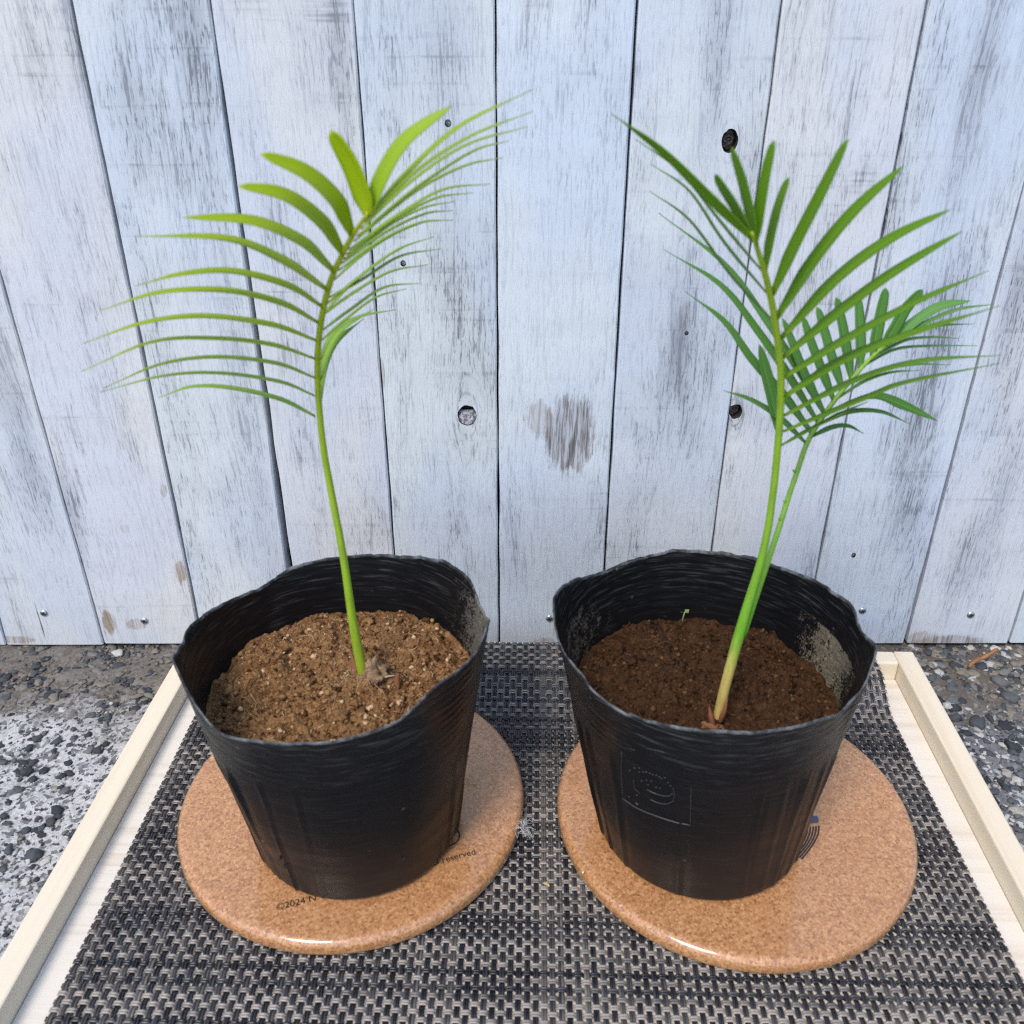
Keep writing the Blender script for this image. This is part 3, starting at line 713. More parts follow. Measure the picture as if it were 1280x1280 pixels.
def build_pot(cx, cy, rc_, rim_px, m, label, creases, dustf, seed):
    seg, rows = 260, 130
    th = np.linspace(-np.pi, np.pi, seg, endpoint=False)
    S = rim_points(rim_px, *rc_)
    hr = periodic(S, 2, th); rr = np.clip(periodic(S, 1, th), .0700, .0760)
    hr = hr + np.array([.0010 * noise.noise(Vector((math.cos(a) * 7, math.sin(a) * 7, seed))) + .0005 * noise.noise(Vector((math.cos(a) * 24, math.sin(a) * 24, seed))) + .0003 * noise.noise(Vector((math.cos(a) * 60, math.sin(a) * 60, seed))) for a in th])
    zb = DTOP + .0003
    V = []; dust = []; rim = []
    def radius(j, z, t):
        base = RB + (RT - RB) * (z - zb) / POT_H
        top = max(0, (z - zb - .045) / (hr[j] - zb - .045))
        r = base + (rr[j] - RT) * top ** 1.5
        # formed rings below the lip
        u = z - zb
        if u > .088:
            e = min(1, (u - .088) / .006); r += .00009 * e * math.sin(u * 2 * math.pi / .0046) + .00007 * e * math.sin(u * 2 * math.pi / .0019 + 2 * math.sin(th[j] * 3))
        # pressed pleats on the body
        if u < .094:
            e = min(1, (.094 - u) / .012) * min(1, u / .008 + .2)
            for (ca, cw, cd, sl) in creases:
                da = (th[j] - ca - sl * (u - .05) + np.pi) % (2 * np.pi) - np.pi
                r += cd * e * (math.exp(-(da / cw) ** 2) - .8 * math.exp(-((da - 1.7 * cw) / cw) ** 2))
        r += .0010 * noise.noise(Vector((math.cos(th[j]) * 2.2, math.sin(th[j]) * 2.2, u * 22 + seed))) * min(1, u / .03)
        e = max(0, 1 - (hr[j] - z) / .030); r += e * e * (.0009 * noise.noise(Vector((math.cos(th[j]) * 6, math.sin(th[j]) * 6, u * 40 + seed))) + .0003 * noise.noise(Vector((math.cos(th[j]) * 17, math.sin(th[j]) * 17, u * 60 + seed))))
        if u < .0045:
            k = 1 - u / .0045; r -= .0035 * k * k
        return r
    grid = np.zeros((rows + 1, seg, 3))
    for k in range(rows + 1):
        t = k / rows
        for j in range(seg):
            z = zb + (hr[j] - zb) * t
            r = radius(j, z, t); q = (z - zb) / POT_H; grid[k, j] = (cx + (rc_[0] - cx) * q + r * math.cos(th[j]), cy + (rc_[1] - cy) * q + r * math.sin(th[j]), z)
    WT = .0008
    c = np.array([cx, cy, 0])
    rad = np.zeros_like(grid); rad[:, :, 0] = np.cos(th)[None]; rad[:, :, 1] = np.sin(th)[None]; rad /= np.linalg.norm(rad, axis=2, keepdims=True)
    inner = grid - rad * WT
    lip = (grid[-1] + inner[-1]) / 2 + np.array([0, 0, .0004])
    sheets = [grid[k] for k in range(rows + 1)] + [lip] + [inner[k] for k in range(rows, 2, -1)]
    kin = [0] * (rows + 1) + [1] + [1] * (rows - 2)
    V = np.concatenate(sheets); n = len(sheets); Q = []
    a = np.arange(seg); b = (a + 1) % seg
    for k in range(n - 1): Q.append(np.stack([k * seg + a, k * seg + b, (k + 1) * seg + b, (k + 1) * seg + a], 1))
    Q = np.concatenate(Q)
    # floor
    cv = len(V)
    rimA = np.zeros((n, seg)); dA = np.zeros((n, seg))
    for k in range(n):
        zz = sheets[k][:, 2]; dlt = hr - zz
        rimA[k] = np.clip(1 - dlt / .040, 0, 1) * (.85 if abs(k - rows - 1) > 2 else 1)
        if abs(k - rows - 1) <= 2: rimA[k] = 1
        if kin[k]: dA[k] = [dustf(th[j], zz[j] - zb) for j in range(seg)]
    root = empty('plant_pot', (cx, cy, DTOP)); tag(root, label, 'plant pot', 'black plastic nursery pots on the cork trivets')
    np_obj('wall', V, Q, m, root, {'dust': dA.ravel(), 'rim': rimA.ravel()})
    fv = [(cx + grid[0, j, 0] * 0 + (grid[0, j, 0] - cx), grid[0, j, 1], zb + .0002) for j in range(seg)]
    fv2 = [(x, y, z + .0014) for x, y, z in fv]
    mesh_obj('floor', fv + fv2, [tuple(range(seg))[::-1], tuple(range(seg, 2 * seg))] + [(j, (j + 1) % seg, (j + 1) % seg + seg, j + seg) for j in range(seg)], m, root, smooth=False)
    return root, th, hr, rr, radius, zb
B, Fr = 1, -1
RIM_L = [(223, 812, B), (228, 795, B), (245, 775, B), (272, 757, B), (300, 742, B), (322, 735, B), (340, 722, B), (365, 708, B), (400, 698, B), (440, 694, B), (500, 695, B), (550, 701, B), (575, 712, B), (590, 730, B), (598, 750, B), (604, 768, B), (605, 782, Fr),
         (599, 803, Fr), (578, 828, Fr), (548, 852, Fr), (520, 879, Fr), (495, 904, Fr), (450, 921, Fr), (400, 929, Fr), (330, 929, Fr), (290, 926, Fr), (264, 915, Fr), (246, 892, Fr), (234, 858, Fr), (224, 828, Fr)]
RIM_R = [(692, 772, B), (697, 748, B), (705, 733, B), (750, 716, B), (785, 700, B), (820, 691, B), (850, 687, B), (900, 689, B), (945, 698, B), (990, 714, B), (1030, 732, B), (1058, 750, B), (1070, 765, B), (1076, 790, B), (1094, 812, B), (1098, 830, Fr),
         (1088, 858, Fr), (1062, 884, Fr), (1030, 899, Fr), (980, 912, Fr), (920, 915, Fr), (850, 910, Fr), (800, 900, Fr), (765, 886, Fr), (738, 856, Fr), (715, 832, Fr), (700, 812, Fr), (694, 795, Fr)]
RCL = (-.0850, .3535); RCR = (.0950, .3575)
PL = (-.0840, .3555); PR = (.1025, .3550)
def dustL(a, u):
    e = 1.25 * math.exp(-((a - .20) / .60) ** 2); return max(e, .22)
def dustR(a, u):
    e = 1.25 * math.exp(-((a - .15) / .6) ** 2) * (1.0 if u < .112 else .45) * (1 if u > .05 else .3)
    e2 = .95 * math.exp(-((abs(a) - 2.75) / .75) ** 2) * (1 if u < .115 else .6)
    return max(e, e2, .42)
rc = random.Random(5)
def creases(front):
    L = []
    for a in front: L.append((a, .012, .0011, rc.uniform(-.3, .3)))
    for k in range(9): L.append((rc.uniform(-math.pi, math.pi), rc.uniform(.012, .03), rc.uniform(.0003, .0007), rc.uniform(-.5, .5)))
    return L
potL, thL, hrL, rrL, radL, zbL = build_pot(*PL, RCL, RIM_L, M_potL, 'black plastic nursery pot with a crumpled rim holding dry brown soil', creases([-2.75, -2.5, -2.3, -2.02, -1.75, -.45, -.25]), dustL, 3)
potR, thR, hrR, rrR, radR, zbR = build_pot(*PR, RCR, RIM_R, M_potR, 'black plastic nursery pot with an embossed mark holding moist dark soil', creases([-2.9, -2.72, -1.35, -1.0, -.8, -.62, -.4]), dustR, 11)
# embossed mark on the wall
def on_pot(px, py, c, lift=.0003):
    d = ray(px, py); t0 = (c[1] - .1) / d.y; t1 = c[1] / d.y
    for k in range(400):
        t = t0 + (t1 - t0) * k / 399; p = CAM + d * t
        u = p.z - zbR; r = RB + (RT - RB) * u / POT_H + lift
        q = u / POT_H; rc2 = RCR if c is PR else RCL
        if math.hypot(p.x - c[0] - (rc2[0] - c[0]) * q, p.y - c[1] - (rc2[1] - c[1]) * q) <= r: return p
    return p
def ridge(pts, r, n=16): return tube([on_pot(p[0], p[1], PR) for p in catmull(pts, n)], [r] * n, 6)
M_ridge = mat_simple('edge_glint_black_plastic', (.045, .048, .055), .35)  # paler than the wall: edge reflections of the ridges put into the colour
em = [ridge([(778, 998), (800, 1012), (838, 1026), (863, 1031.5)], .00030), ridge([(863, 1031.5), (863.5, 1000), (864.5, 970)], .00020, 8),
      ridge([(808, 987), (822, 993), (834, 995), (841, 992)], .00022), ridge([(812, 999), (824, 1004), (834, 1004.5), (842, 1001)], .00022), ridge([(792, 975), (793, 985), (800, 992)], .00014, 8),
      ridge([(841, 985), (843, 993), (841, 1002)], .00014, 8), ridge([(777, 940), (777, 970), (778, 996)], .00014, 8), ridge([(783, 934), (794, 938)], .00014, 4), ridge([(807, 935), (832, 941)], .00016, 6)]
for (x, y) in [(787, 963), (793, 960), (799, 960), (799, 965), (804, 965), (808, 965), (812, 966.5), (816, 968), (820, 969), (824, 971), (827, 973), (831, 972), (835, 978), (838, 982), (802, 976), (808, 975), (814, 976), (810, 981), (820, 984), (825, 985), (786, 996), (796, 994)]:
    em.append(ridge([(x - 1.0, y - .2), (x + 1.0, y + .2)], .00026, 3))
v, f = join(em); mesh_obj('embossed_mark', v, f, M_ridge, potR)
# drain slots near the foot of the left pot
for (x, y) in ((350, 1073), (355.5, 1083), (505, 1073)):
    p = on_pot(x, y, PL, .0005); vv, ff = rock(p, .0011, x, 1, 1.2); mesh_obj('drain_slot', vv, ff, M_dark, potL)


# ---------------------------------------------------------------- soil
def build_soil(c, zb, zs, rfun, hr, th, m, mound, name_label, grains, tonef, seed):
    seg, rings = 360, 120; V = [c[0:2] + (0,)]; V = []; tone = []
    off = Vector((seed * 3.1, seed, 0))
    def hgt(x, y):
        p = Vector((x, y, 0)) + off
        z = .0056 * noise.fractal(p * 48, .9, 2.1, 3) + .0026 * noise.fractal(p * 170, .8, 2.1, 3) + .0013 * abs(noise.noise(p * 560)) + .0006 * noise.noise(p * 1300)
        for (mx, my, mr, mh) in mound: z += mh * math.exp(-((x - mx) ** 2 + (y - my) ** 2) / (mr * mr))
        return z
    nm = len(th)
    for k in range(rings + 1):
        t = k / rings
        for j in range(seg):
            a = -math.pi + 2 * math.pi * j / seg; jj = int(j / seg * nm) % nm
            R = rfun(jj, zs, 0) - .0016 + .0009
            r = R * t; x, y = c[0] + r * math.cos(a), c[1] + r * math.sin(a)
            V.append((x, y, zs + hgt(x, y) * min(1, (1 - t) * 12 + .6)))
    Q = []
    for k in range(rings):
        for j in range(seg): Q.append((k * seg + j, k * seg + (j + 1) % seg, (k + 1) * seg + (j + 1) % seg, (k + 1) * seg + j))
    # the body of the soil below the surface
    base = len(V)
    for j in range(seg):
        a = -math.pi + 2 * math.pi * j / seg; jj = int(j / seg * nm) % nm
        r = .038; V.append((c[0] + r * math.cos(a), c[1] + r * math.sin(a), zb + .004))
    for j in range(seg): Q.append((rings * seg + j, rings * seg + (j + 1) % seg, base + (j + 1) % seg, base + j))
    Q.append(tuple(base + j for j in range(seg))[::-1])
    tone = [0.0] * len(V); parts = [(V, Q)]
    rn = random.Random(seed)
    for g in range(grains):
        r0 = .064 * math.sqrt(rn.random()); a = rn.uniform(0, 6.283); x, y = c[0] + r0 * math.cos(a), c[1] + r0 * math.sin(a)
        s = .00040 + .0013 * rn.random() ** 4.5
        vv, ff = rock((x, y, zs + hgt(x, y) + s * .25), s, rn.random(), 1 if s > .0013 else 0, .85)
        parts.append((vv, ff)); tone += [tonef(rn)] * len(vv)
    for g in range(150):
        r0 = .060 * math.sqrt(rn.random()); a = rn.uniform(0, 6.283); x, y = c[0] + r0 * math.cos(a), c[1] + r0 * math.sin(a)
        s = .0014 + .0024 * rn.random() ** 2.5; p = Vector((x, y, zs + hgt(x, y) - s * .1))
        vv, ff = rock(p, s, rn.random(), 3, .7); vv = [p + (q - p) * (1 + .35 * noise.fractal(q * 700, .8, 2.1, 2)) for q in vv]
        parts.append((vv, ff)); tone += [0.0] * len(vv)
    for g in range(70):
        r0 = .058 * math.sqrt(rn.random()); a = rn.uniform(0, 6.283); x, y = c[0] + r0 * math.cos(a), c[1] + r0 * math.sin(a); a = rn.uniform(0, 6.283); L = rn.uniform(.003, .012)
        pts = [Vector((x + L * t * math.cos(a + t), y + L * t * math.sin(a + t), 0)) for t in (0, .33, .66, 1)]
        for q in pts: q.z = zs + hgt(q.x, q.y) + .0006
        vv, ff = tube(pts, [.00010 + .00016 * rn.random()] * 4, 5); parts.append((vv, ff)); tone += [rn.choice([.2, .5, .8, .9])] * len(vv)
    V, Q = join(parts)
    o = mesh_obj('potting_soil', V, Q, m, attrs={'tone': tone}); tag(o, name_label, 'soil', kind='stuff')
    return hgt
SL, SR = .1145, .1085
def soilc(c, r, z): q = (z - zbL) / POT_H; return (c[0] + (r[0] - c[0]) * q, c[1] + (r[1] - c[1]) * q)
hL = build_soil(soilc(PL, RCL, SL), zbL, SL, radL, hrL, thL, M_soilL, [(-.0735, .350, .014, .0080), (-.072, .340, .010, .003), (-.055, .388, .03, .006), (-.115, .34, .02, -.002)], 'dry crumbly brown soil filling the pot with the single-frond seedling', 5200, lambda r: r.choice([.1, .2, .3, .4, .45, .5, .55, .6, .65, .72, .93]), 2)
hR = build_soil(soilc(PR, RCR, SR), zbR, SR, radR, hrR, thR, M_soilR, [(.125, .37, .03, .003), (.07, .37, .03, .004)], 'moist dark brown soil filling the pot with the two-frond seedling', 3600, lambda r: r.choice([.1, .2, .3, .4, .5, .6, .7, .8]), 6)

# ---------------------------------------------------------------- cycad seedlings
def stalk(name, px_pts, ys, w_px, m, parent, n=60, sides=12):
    P2 = catmull([(p[0], p[1], y, w) for p, y, w in zip(px_pts, ys, w_px)], n)
    pts = [at_y(p[0], p[1], p[2]) for p in P2]
    rad = [max(.0004, p[3] * .5 * p[2] / ray(p[0], p[1]).y) for p in P2]
    v, f = tube(pts, rad, sides)
    o = mesh_obj(name, v, f, m, parent, attrs={'along': [i / (n - 1) for i in range(n) for _ in range(sides)]})
    return o, pts
def depth_at(px_pts, ys, py):
    q = sorted(zip([p[1] for p in px_pts], ys)); return float(np.interp(py, [a for a, b in q], [b for a, b in q]))
def leaflet(px_pts, y0, y1, w, parent, m, wt=.0058, blunt=0, side=1, shade=0., wprof=None, droop=1.0, n=22):
    """w: apparent width in px at mid-blade; wt: true width; the blade is turned so that it shows w"""
    P2 = catmull(px_pts, n); pts = []
    for i, p in enumerate(P2):
        t = i / (n - 1); pts.append(at_y(p[0], p[1], y0 + (y1 - y0) * t ** droop))
    pts, T = frames(pts); V = []; Fc = []; ac = []; al = []
    for i, (p, t) in enumerate(zip(pts, T)):
        q = i / (n - 1)
        pf = min(1, .42 + q * 2.6) * (1 - q ** 5 * (1 - .55 * blunt)) * (max(.03, min(1, (1 - q) * (5 if not blunt else 16))) ** (.8 if not blunt else .5))
        if not blunt: pf *= (1 - .45 * q * q)
        if wprof: wpx = float(np.interp(q, [a for a, b in wprof], [b for a, b in wprof])) 
        else: wpx = w
        scale = p.y / ray(*P2[i][:2]).y
        view = (p - CAM).normalized(); S = t.cross(view).normalized(); N = S.cross(t).normalized()
        if N.dot(view) > 0: N = -N
        app = wpx * scale; W = max(wt, app); ca = max(.08, min(1, app / W)); sa = math.sqrt(1 - ca * ca) * side
        if side == 0:
            sa = math.sqrt(1 - ca * ca); g1 = t.cross(S * ca + N * sa); g2 = t.cross(S * ca - N * sa)
            g1 = g1 if g1.dot(view) < 0 else -g1; g2 = g2 if g2.dot(view) < 0 else -g2
            if i == 0: flip = g2.dot(Vector((-.25, -.2, .95))) > g1.dot(Vector((-.25, -.2, .95)))
            if flip: sa = -sa
        D = S * ca + N * sa; nn = t.cross(D).normalized()
        if nn.dot(view) > 0: nn = -nn
        hw = W * .5 * pf
        for e, dz in ((-1, .10), (-.55, .05), (0, -.06), (.55, .05), (1, .10)):
            V.append(p + D * (hw * e) + nn * (dz * hw * 1.6)); ac.append(e); al.append(q)
    k = 5
    for i in range(n - 1):
        for j in range(k - 1): Fc.append((i * k + j, i * k + j + 1, (i + 1) * k + j + 1, (i + 1) * k + j))
    o = mesh_obj('leaflet', V, Fc, m, parent, attrs={'across': ac, 'along': al, 'shade': [shade] * len(V)})
    md = o.modifiers.new('thickness', 'SOLIDIFY'); md.thickness = .00028; md.offset = 0
    return o
# --- left seedling
plL = empty('cycad_seedling', at_z(452, 834, SL + .004)); tag(plL, 'cycad seedling with a single arching yellow-green frond in dry soil', 'seedling', 'cycad seedlings in the pots')
ra = [(458, 874), (455, 846), (450, 825), (440, 770), (429, 695), (416, 625), (405, 565), (399.5, 515), (397, 470), (398, 430), (403, 392), (413, 352), (427, 320), (443, 291), (460, 266)]
yy = [.3555, .3555, .356, .358, .360, .360, .358, .355, .350, .343, .335, .326, .317, .308, .299]
ww = [12, 13, 13, 11, 9.5, 9, 8.5, 8, 8, 8, 8, 8, 7.5, 6.5, 4]
frL, _ = stalk('frond_stalk', ra, yy, ww, M_stalkL, plL)
def dl(py): return depth_at(ra, yy, py)
LL = [([(461, 270), (452, 238), (438, 203), (414, 163)], 23, 1, -.004), ([(440, 293), (418, 250), (380, 216), (326, 193)], 20, .6, -.018), ([(429, 317), (400, 277), (355, 245), (298, 233)], 18.5, .5, -.022),
      ([(417, 339), (375, 302), (313, 277), (229, 272)], 15, .2, -.028), ([(408, 362), (352, 326), (282, 299), (170, 295)], 13, 0, -.032), ([(403, 384), (360, 358), (292, 340), (228, 343), (170, 357)], 10.5, 0, -.034),
      ([(398, 404), (352, 380), (282, 364), (200, 366), (125, 388)], 10, 0, -.036), ([(395, 426), (340, 407), (255, 396), (180, 404), (104, 429)], 9, 0, -.037), ([(394, 449), (340, 432), (270, 424), (190, 428), (102, 464)], 7.5, 0, -.036),
      ([(394, 473), (345, 455), (270, 447), (200, 456), (130, 485)], 6, 0, -.034), ([(393, 495), (350, 478), (275, 467), (205, 470), (125, 490)], 4.5, 0, -.030), ([(394, 521), (350, 500), (290, 486), (240, 484), (198, 497)], 7, 0, -.015)]
LW = [23, 20, 17, 13, 10.5, 8, 7.4, 6.4, 5, 4, 3, 5.4]
for k, (p, w, bl, dd) in enumerate(LL):
    y0 = dl(p[0][1]); leaflet(p, y0, y0 + dd, LW[k], frL, M_leafY, .0082 if k < 5 else .0064, bl, 0, .0 if k < 9 else .35 + .2 * (k - 9))
RL = [([(463, 264), (478, 220), (508, 174), (565, 132)], 18, .2, .002), ([(460, 271), (512, 214), (575, 158), (665, 112)], 9, 0, .020), ([(456, 278), (520, 215), (590, 170), (666, 139)], 6, 0, .030), ([(452, 286), (512, 229), (582, 182), (660, 158)], 5, 0, .036),
      ([(447, 295), (520, 236), (590, 190), (636, 176)], 4, 0, .040), ([(443, 302), (518, 241), (580, 208), (628, 197)], 4, 0, .042), ([(437, 312), (500, 268), (555, 237), (613, 230)], 4.5, 0, .044), ([(431, 324), (485, 283), (530, 260), (567, 252)], 4, 0, .045),
      ([(424, 338), (475, 302), (525, 279), (567, 275)], 4.5, 0, .046), ([(412, 372), (450, 352), (500, 321), (551, 311)], 5, 0, .046), ([(405, 412), (438, 388), (480, 360), (525, 354)], 5.5, 0, .045), ([(401, 450), (418, 415), (450, 396), (495, 387)], 7, 0, .042),
      ([(400, 476), (408, 440), (428, 410), (470, 385)], 11, 0, .036), ([(400, 505), (404, 465), (420, 428), (455, 398)], 10, 0, .030), ([(434, 318), (492, 276), (545, 248), (592, 241)], 4, 0, .045), ([(407, 392), (440, 368), (488, 340), (535, 331)], 4, 0, .045), ([(403, 425), (432, 400), (470, 372), (508, 361)], 4, 0, .044), ([(409, 380), (452, 345), (498, 312), (542, 296)], 4, 0, .046), ([(427, 330), (480, 292), (530, 268), (566, 263)], 4, 0, .045), ([(401, 398), (430, 365), (470, 330), (512, 305)], 4, 0, .046), ([(418, 350), (455, 318), (495, 292), (535, 276)], 4, 0, .046)]
for k, (p, w, bl, dd) in enumerate(RL):
    y0 = dl(p[0][1]); leaflet(p, y0, y0 + dd, w if k in (0, 12, 13) else w * .62, frL, M_leafY, .0056 if k in (0, 12, 13) else .0045, bl, -1, [.35, .2, .25, .3, .35, .35, .4, .45, .5, .6, .7, .95, 1, 1][k] if k < 14 else .6)
# woolly caudex with husks and fibres at the foot
def caudex(px, py, z, r, parent, seed, m):
    p = at_z(px, py, z); v, f = rock(p, r, seed, 5, .8)
    v = [p + (q - p) * (1 + .16 * noise.fractal(q * 420, .8, 2.1, 3)) for q in v]; mesh_obj('caudex', v, f, m, parent)
caudex(466, 850, SL + .0065, .0085, plL, 4.2, mat_soil('fuzzy_caudex', (.08, .04, .02), (.22, .14, .08), (.36, .25, .16), (.52, .42, .31)))
def husk(pts, z, w, parent, m=M_husk):
    P3 = [at_z(p[0], p[1], z + p[2]) for p in pts]; P3 = [Vector(q) for q in catmull([tuple(a) for a in P3], 9)]; P3, T = frames(P3); V = []; Fc = []
    for i, (p, t) in enumerate(zip(P3, T)):
        q = i / 8; s = t.cross(Vector((0, -.6, .8))).normalized() * w * (math.sin(math.pi * min(1, q * .8 + .2)) + .05); V += [p - s, p + Vector((0, -.0006, .0004)), p + s]
    for i in range(8):
        for j in (0, 1): Fc.append((i * 3 + j, i * 3 + j + 1, i * 3 + j + 4, i * 3 + j + 3))
    o = mesh_obj('husk', V, Fc, m, parent); md = o.modifiers.new('thickness', 'SOLIDIFY'); md.thickness = .0003
husk([(452, 855, .004), (444, 835, .008), (439, 815, .014)], SL, .0022, plL); husk([(446, 858, .003), (440, 838, .006), (437, 822, .010)], SL, .0012, plL, mat_simple('reddish_husk', (.26, .10, .04), .8))
husk([(497, 862, .004), (496, 850, .008), (499, 840, .012)], SL, .0016, plL); husk([(470, 850, .008), (482, 846, .010), (498, 844, .010)], SL, .0008, plL, M_straw)
rn = random.Random(8); fb = []
for k in range(60):
    px, py = rn.gauss(460, 26), rn.gauss(852, 16); a = rn.uniform(0, 6.28); L = rn.uniform(6, 20)
    pts = [(px, py), (px + L * .5 * math.cos(a) + rn.uniform(-2, 2), py + L * .35 * math.sin(a)), (px + L * math.cos(a), py + L * .6 * math.sin(a))]
    P3 = []
    for (x, y) in catmull(pts, 7):
        q = at_z(x, y, SL + .004); q.z = SL + hL(q.x, q.y) + .0010; P3.append(q)
    fb.append(tube(P3, [.00013] * 7, 5))
v, f = join(fb); tag(mesh_obj('root_fibres', v, f, M_straw, plL), kind='stuff')

# --- right seedling
plR = empty('cycad_seedling', at_z(893, 908, SR)); tag(plR, 'cycad seedling with two green fronds and a pale yellow stalk base in moist soil', 'seedling', 'cycad seedlings in the pots')
rb = [(887, 935), (892, 915), (898, 893), (908, 852), (922, 800), (936, 752), (950, 705), (960, 660), (967, 610), (972, 560), (975.5, 510), (976, 465), (972, 425), (966, 385), (957, 345), (947, 312), (940, 290)]
yb = [.3355, .3365, .338, .340, .342, .344, .345, .345, .344, .342, .339, .335, .330, .324, .317, .310, .305]
wb = [10, 11, 12.5, 13, 13.5, 12, 10, 9.2, 9, 9, 9, 9, 9, 8.5, 8, 6.5, 3.5]
frR, _ = stalk('frond_stalk', rb, yb, wb, M_stalkR, plR, 70)
rd = [(928, 796), (943, 750), (958, 706), (972, 665), (986, 620), (997, 588), (1007, 558), (1022, 530), (1042, 502), (1062, 477), (1082, 454), (1100, 437), (1112, 428)]
yd = [.346, .350, .354, .358, .363, .367, .371, .376, .381, .386, .391, .395, .398]
wd = [9, 9, 8, 7.2, 6.8, 6.6, 6.6, 6.6, 6.4, 6, 5.5, 4.5, 3]
frR2, _ = stalk('frond_stalk', rd, yd, wd, M_stalkR2, plR, 56)
def d1(py): return depth_at(rb, yb, py)
def d2(py): return depth_at(rd, yd, py)
A = [([(944, 305), (950, 268), (957, 225), (968, 176)], 14.5, 1, -.004), ([(957, 338), (965, 295), (974, 258), (986, 222)], 11.5, 1, .004), ([(966, 368), (995, 305), (1028, 240), (1060, 174)], 15.5, .8, -.010), ([(971, 398), (1018, 325), (1070, 262), (1129, 208)], 16, .4, -.014),
     ([(977, 423), (1045, 350), (1112, 300), (1188, 262)], 14.5, .2, -.016), ([(979, 447), (1060, 382), (1125, 336), (1203, 289)], 13.5, .1, -.018), ([(980, 472), (1061, 423), (1148, 377), (1236, 338)], 11, 0, -.018), ([(981, 496), (1055, 450), (1140, 417), (1250, 382)], 12, 0, -.018),
     ([(980, 520), (1070, 476), (1150, 452), (1252, 444)], 8, 0, -.016), ([(979, 540), (1085, 497), (1135, 478), (1250, 454)], 7, 0, -.014), ([(977, 557), (1012, 538), (1050, 518), (1085, 502)], 4, 0, -.006)]
for k, (p, w, bl, dd) in enumerate(A):
    y0 = d1(p[0][1]); leaflet(p, y0, y0 + dd, w * .92, frR, M_leafG, .0066, bl, 0, 0)
Bq = [([(943, 300), (888, 246), (828, 188), (764, 142)], 12, 0, .010, 0), ([(943, 302), (922, 262), (907, 238), (894, 218)], 11, .8, .006, .2), ([(946, 306), (938, 262), (928, 222), (915, 184)], 11.5, .7, .002, .1), ([(954, 340), (902, 277), (850, 213), (794, 174)], 4, 0, .030, .4),
      ([(962, 370), (906, 302), (862, 238), (813, 205)], 4, 0, .034, .5), ([(966, 400), (912, 340), (862, 274), (812, 239)], 4.5, 0, .036, .5)]
for k, (p, w, bl, dd, sh) in enumerate(Bq):
    y0 = d1(p[0][1]); leaflet(p, y0, y0 + dd, w if k < 3 else w * .65, frR, M_leafG, .0056 if k < 3 else .0045, bl, -1, sh)
Cq = [([(1006, 553), (975, 524), (940, 501), (904, 488)], 7, 0, .006), ([(1014, 541), (980, 496), (938, 448), (905, 402), (856, 364)], 11, 0, .012), ([(1022, 528), (985, 470), (945, 412), (900, 356), (830, 312)], 10, 0, .014), ([(1030, 518), (992, 455), (955, 398), (905, 330), (823, 266)], 9, 0, .014),
      ([(1030, 517), (1006, 470), (990, 430), (978, 398)], 10, .5, .008), ([(1042, 501), (1026, 462), (1012, 425), (1003, 396)], 10.5, .8, .008), ([(1053, 488), (1040, 450), (1030, 415), (1021, 384)], 11, 1, .008), ([(1064, 474), (1058, 440), (1052, 405), (1045, 372)], 11.5, 1, .008),
      ([(1075, 461), (1075, 430), (1074, 400), (1072, 371)], 12, 1, .008), ([(1090, 445), (1096, 415), (1101, 388), (1107, 360)], 13.5, 1, .006), ([(1103, 434), (1118, 410), (1133, 384), (1153, 362)], 14, 1, .004), ([(975, 546), (966, 500), (957, 465), (949, 430)], 15, .3, .002)]
for k, (p, w, bl, dd) in enumerate(Cq):
    y0 = d2(p[0][1]) ; leaflet(p, y0, y0 + dd, w, frR2, M_leafD, .0062, bl, 1, random.uniform(0, .5) if k > 3 else .1)
Eq = [([(1110, 430), (1140, 405), (1175, 383), (1213, 376)], 12, .1, .010, .9, None), ([(1108, 432), (1150, 408), (1195, 388), (1243, 380)], 5, 0, .004, .8, None), ([(1098, 440), (1140, 416), (1180, 407), (1216, 405)], 3, 0, .014, .5, None), ([(1086, 451), (1130, 427), (1165, 422), (1198, 423)], 3, 0, .014, .5, None),
      ([(1078, 459), (1118, 438), (1160, 433), (1222, 432)], 3.2, 0, .016, .5, None), ([(1062, 478), (1105, 463), (1145, 456), (1188, 456)], 3.2, 0, .014, .5, None), ([(1028, 523), (1062, 504), (1096, 496), (1130, 507), (1172, 526)], 10, .1, -.004, .0, [(0, 4), (.3, 4), (.5, 8), (.7, 14), (1, 14)]),
      ([(1022, 532), (1060, 516), (1100, 515), (1138, 530)], 6, 0, .0, .2, None), ([(1013, 547), (1040, 535), (1060, 533), (1080, 542)], 6, 0, .0, .2, None), ([(1045, 500), (1080, 478), (1115, 466), (1150, 463)], 3.2, 0, .012, .5, None)]
for (p, w, bl, dd, sh, wp) in Eq:
    y0 = d2(p[0][1]); leaflet(p, y0, y0 + dd, w, frR2, M_leafD, .0056, bl, -1, sh, wp)
# small spines on the stalks
sp = []
for (x, y, dx, dy) in ((996, 590, -6, -3), (984, 628, -5, -3), (1001, 574, 5, -2), (977, 650, -4, -3)):
    y0 = d2(y); sp.append(tube([at_y(x, y, y0), at_y(x + dx * .6, y + dy * .4, y0 - .001), at_y(x + dx, y + dy, y0 - .001)], [.0009, .0006, .0001], 6))
v, f = join(sp); mesh_obj('spines', v, f, M_stalkR2, frR2)
caudex(891, 912, SR + .002, .0042, plR, 9.1, M_husk)
husk([(893, 912, .002), (889, 895, .008), (886, 880, .010)], SR, .0014, plR, mat_simple('red_brown_husk', (.18, .06, .03), .8)); husk([(899, 905, .002), (905, 890, .010), (910, 872, .016)], SR, .0013, plR)

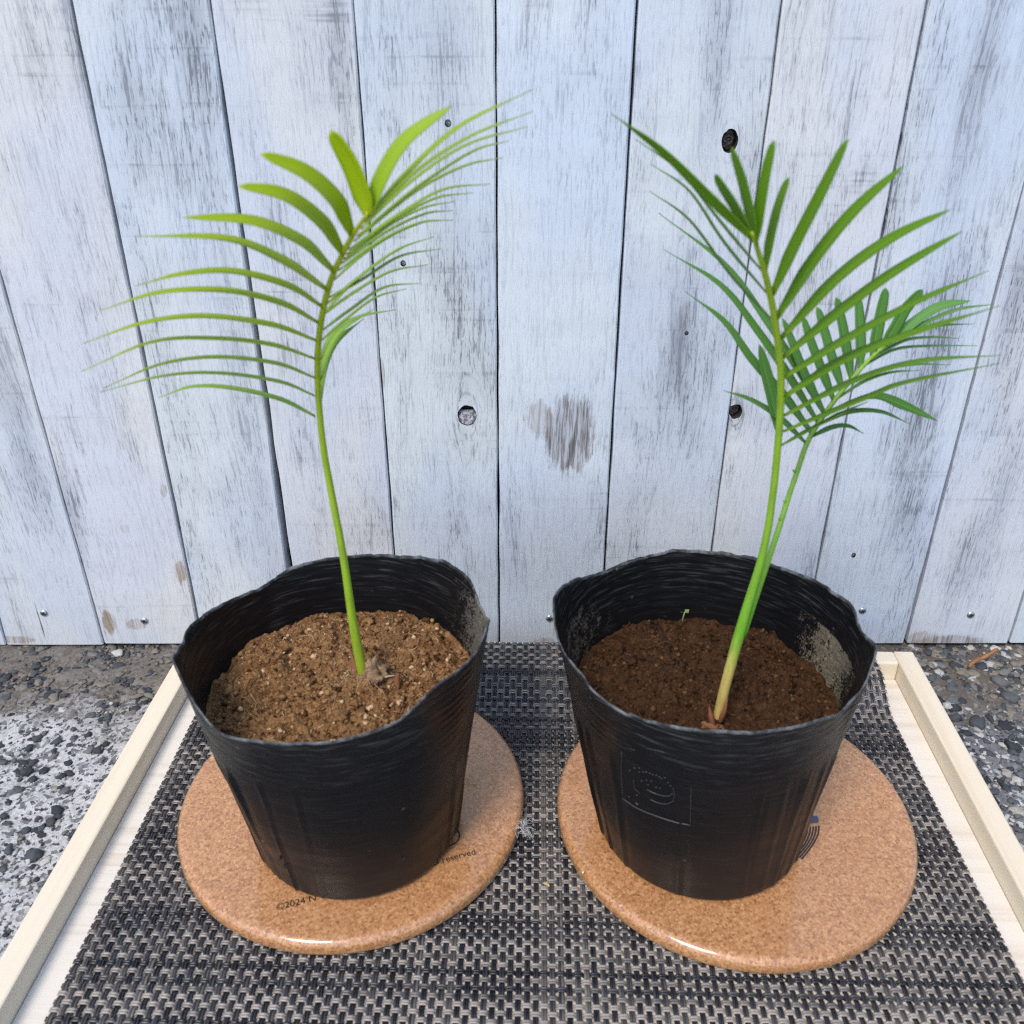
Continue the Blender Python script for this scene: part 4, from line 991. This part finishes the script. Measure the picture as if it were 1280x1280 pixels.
# ---------------------------------------------------------------- small loose things
p = at_z(853, 779, SR + .0015); sv = []
v, f = tube([p, p + Vector((0, 0, .004)), p + Vector((.0005, -.0005, .008))], [.0004, .0004, .0003], 6); lv = [(v, f)]
for (dx, dz) in ((-.0035, .0015), (.002, .003)):
    q = p + Vector((.0005, -.0005, .0075)); e = q + Vector((dx, -.001, dz)); s = Vector((0, -.001, .0012)) if dx < 0 else Vector((.001, -.0005, -.0008))
    m_ = (q + e) / 2; lv.append(([q, m_ + s, e, m_ - s, m_ + Vector((0, -.0004, .0002))], [(0, 1, 4), (1, 2, 4), (2, 3, 4), (3, 0, 4)]))
v, f = join(lv); o = mesh_obj('weed_sprout', v, f, mat_simple('pale_sprout_green', (.30, .38, .14), .5)); tag(o, 'tiny pale green weed sprout at the back of the moist soil', 'sprout')
def crumb(px, py, z, r, n, label, m, name, sp):
    parts = []; rn = random.Random(px)
    c = at_z(px, py, z)
    for k in range(n):
        parts.append(rock((c.x + rn.gauss(0, sp), c.y + rn.gauss(0, sp), z + r * rn.uniform(.2, .5)), r * rn.uniform(.5, 1), rn.random(), 1, .7))
    v, f = join(parts); o = mesh_obj(name, v, f, m); tag(o, label, name.split('_')[-1])
M_crumb = mat_simple('straw_coloured_crumb', (.52, .40, .22), .8)
crumb(684, 1107, MAT_TOP - .0004, .0012, 4, 'straw coloured soil crumb on the mat between the trivets', M_crumb, 'soil_crumb', .0011)
crumb(980, 1219, MAT_TOP - .0004, .0010, 3, 'straw coloured crumb on the mat before the trivet with striped arcs', M_crumb, 'soil_crumb', .0016)
crumb(729, 1090, DTOP - .0002, .0008, 1, 'white speck of grit on the trivet with striped arcs', mat_simple('white_grit', (.75, .72, .68), .7), 'grit', .0001)
fb = []; rn = random.Random(2); c = at_z(655, 1036, DTOP - .002)
for k in range(46):
    a = rn.uniform(0, 6.28); L = rn.uniform(.003, .009); c0 = c + Vector((rn.gauss(0, .0012), rn.gauss(0, .003), rn.uniform(-.001, .001)))
    pts = catmull([tuple(c0), tuple(c0 + Vector((L * .4 * math.cos(a) + rn.gauss(0, .001), L * .5 * math.sin(a), rn.uniform(.000, .003)))), tuple(c0 + Vector((L * .7 * math.cos(a), L * math.sin(a), rn.uniform(-.001, .002))))], 6)
    fb.append(tube(pts, [.00009] * 6, 4))
v, f = join(fb); o = mesh_obj('lint_tuft', v, f, mat_simple('white_lint', (.62, .64, .68), .9)); tag(o, 'wisp of pale lint caught on the edge of a cork trivet', 'lint')
p0 = at_z(1211, 834, .004); p1 = at_z(1246, 811, .012)
P3 = [p0 + (p1 - p0) * t + Vector((0, .0012 * math.sin(t * 5), .0008 * math.sin(t * 9))) for t in np.linspace(0, 1, 14)]
v, f = tube(P3, [.0015 * (1 - .25 * abs(t - .5)) + .0003 * math.sin(t * 23) for t in np.linspace(0, 1, 14)], 7)
o = mesh_obj('dry_twig', v, f, M_twig); tag(o, 'dry reddish brown twig leaning against the foot of the fence', 'twig')
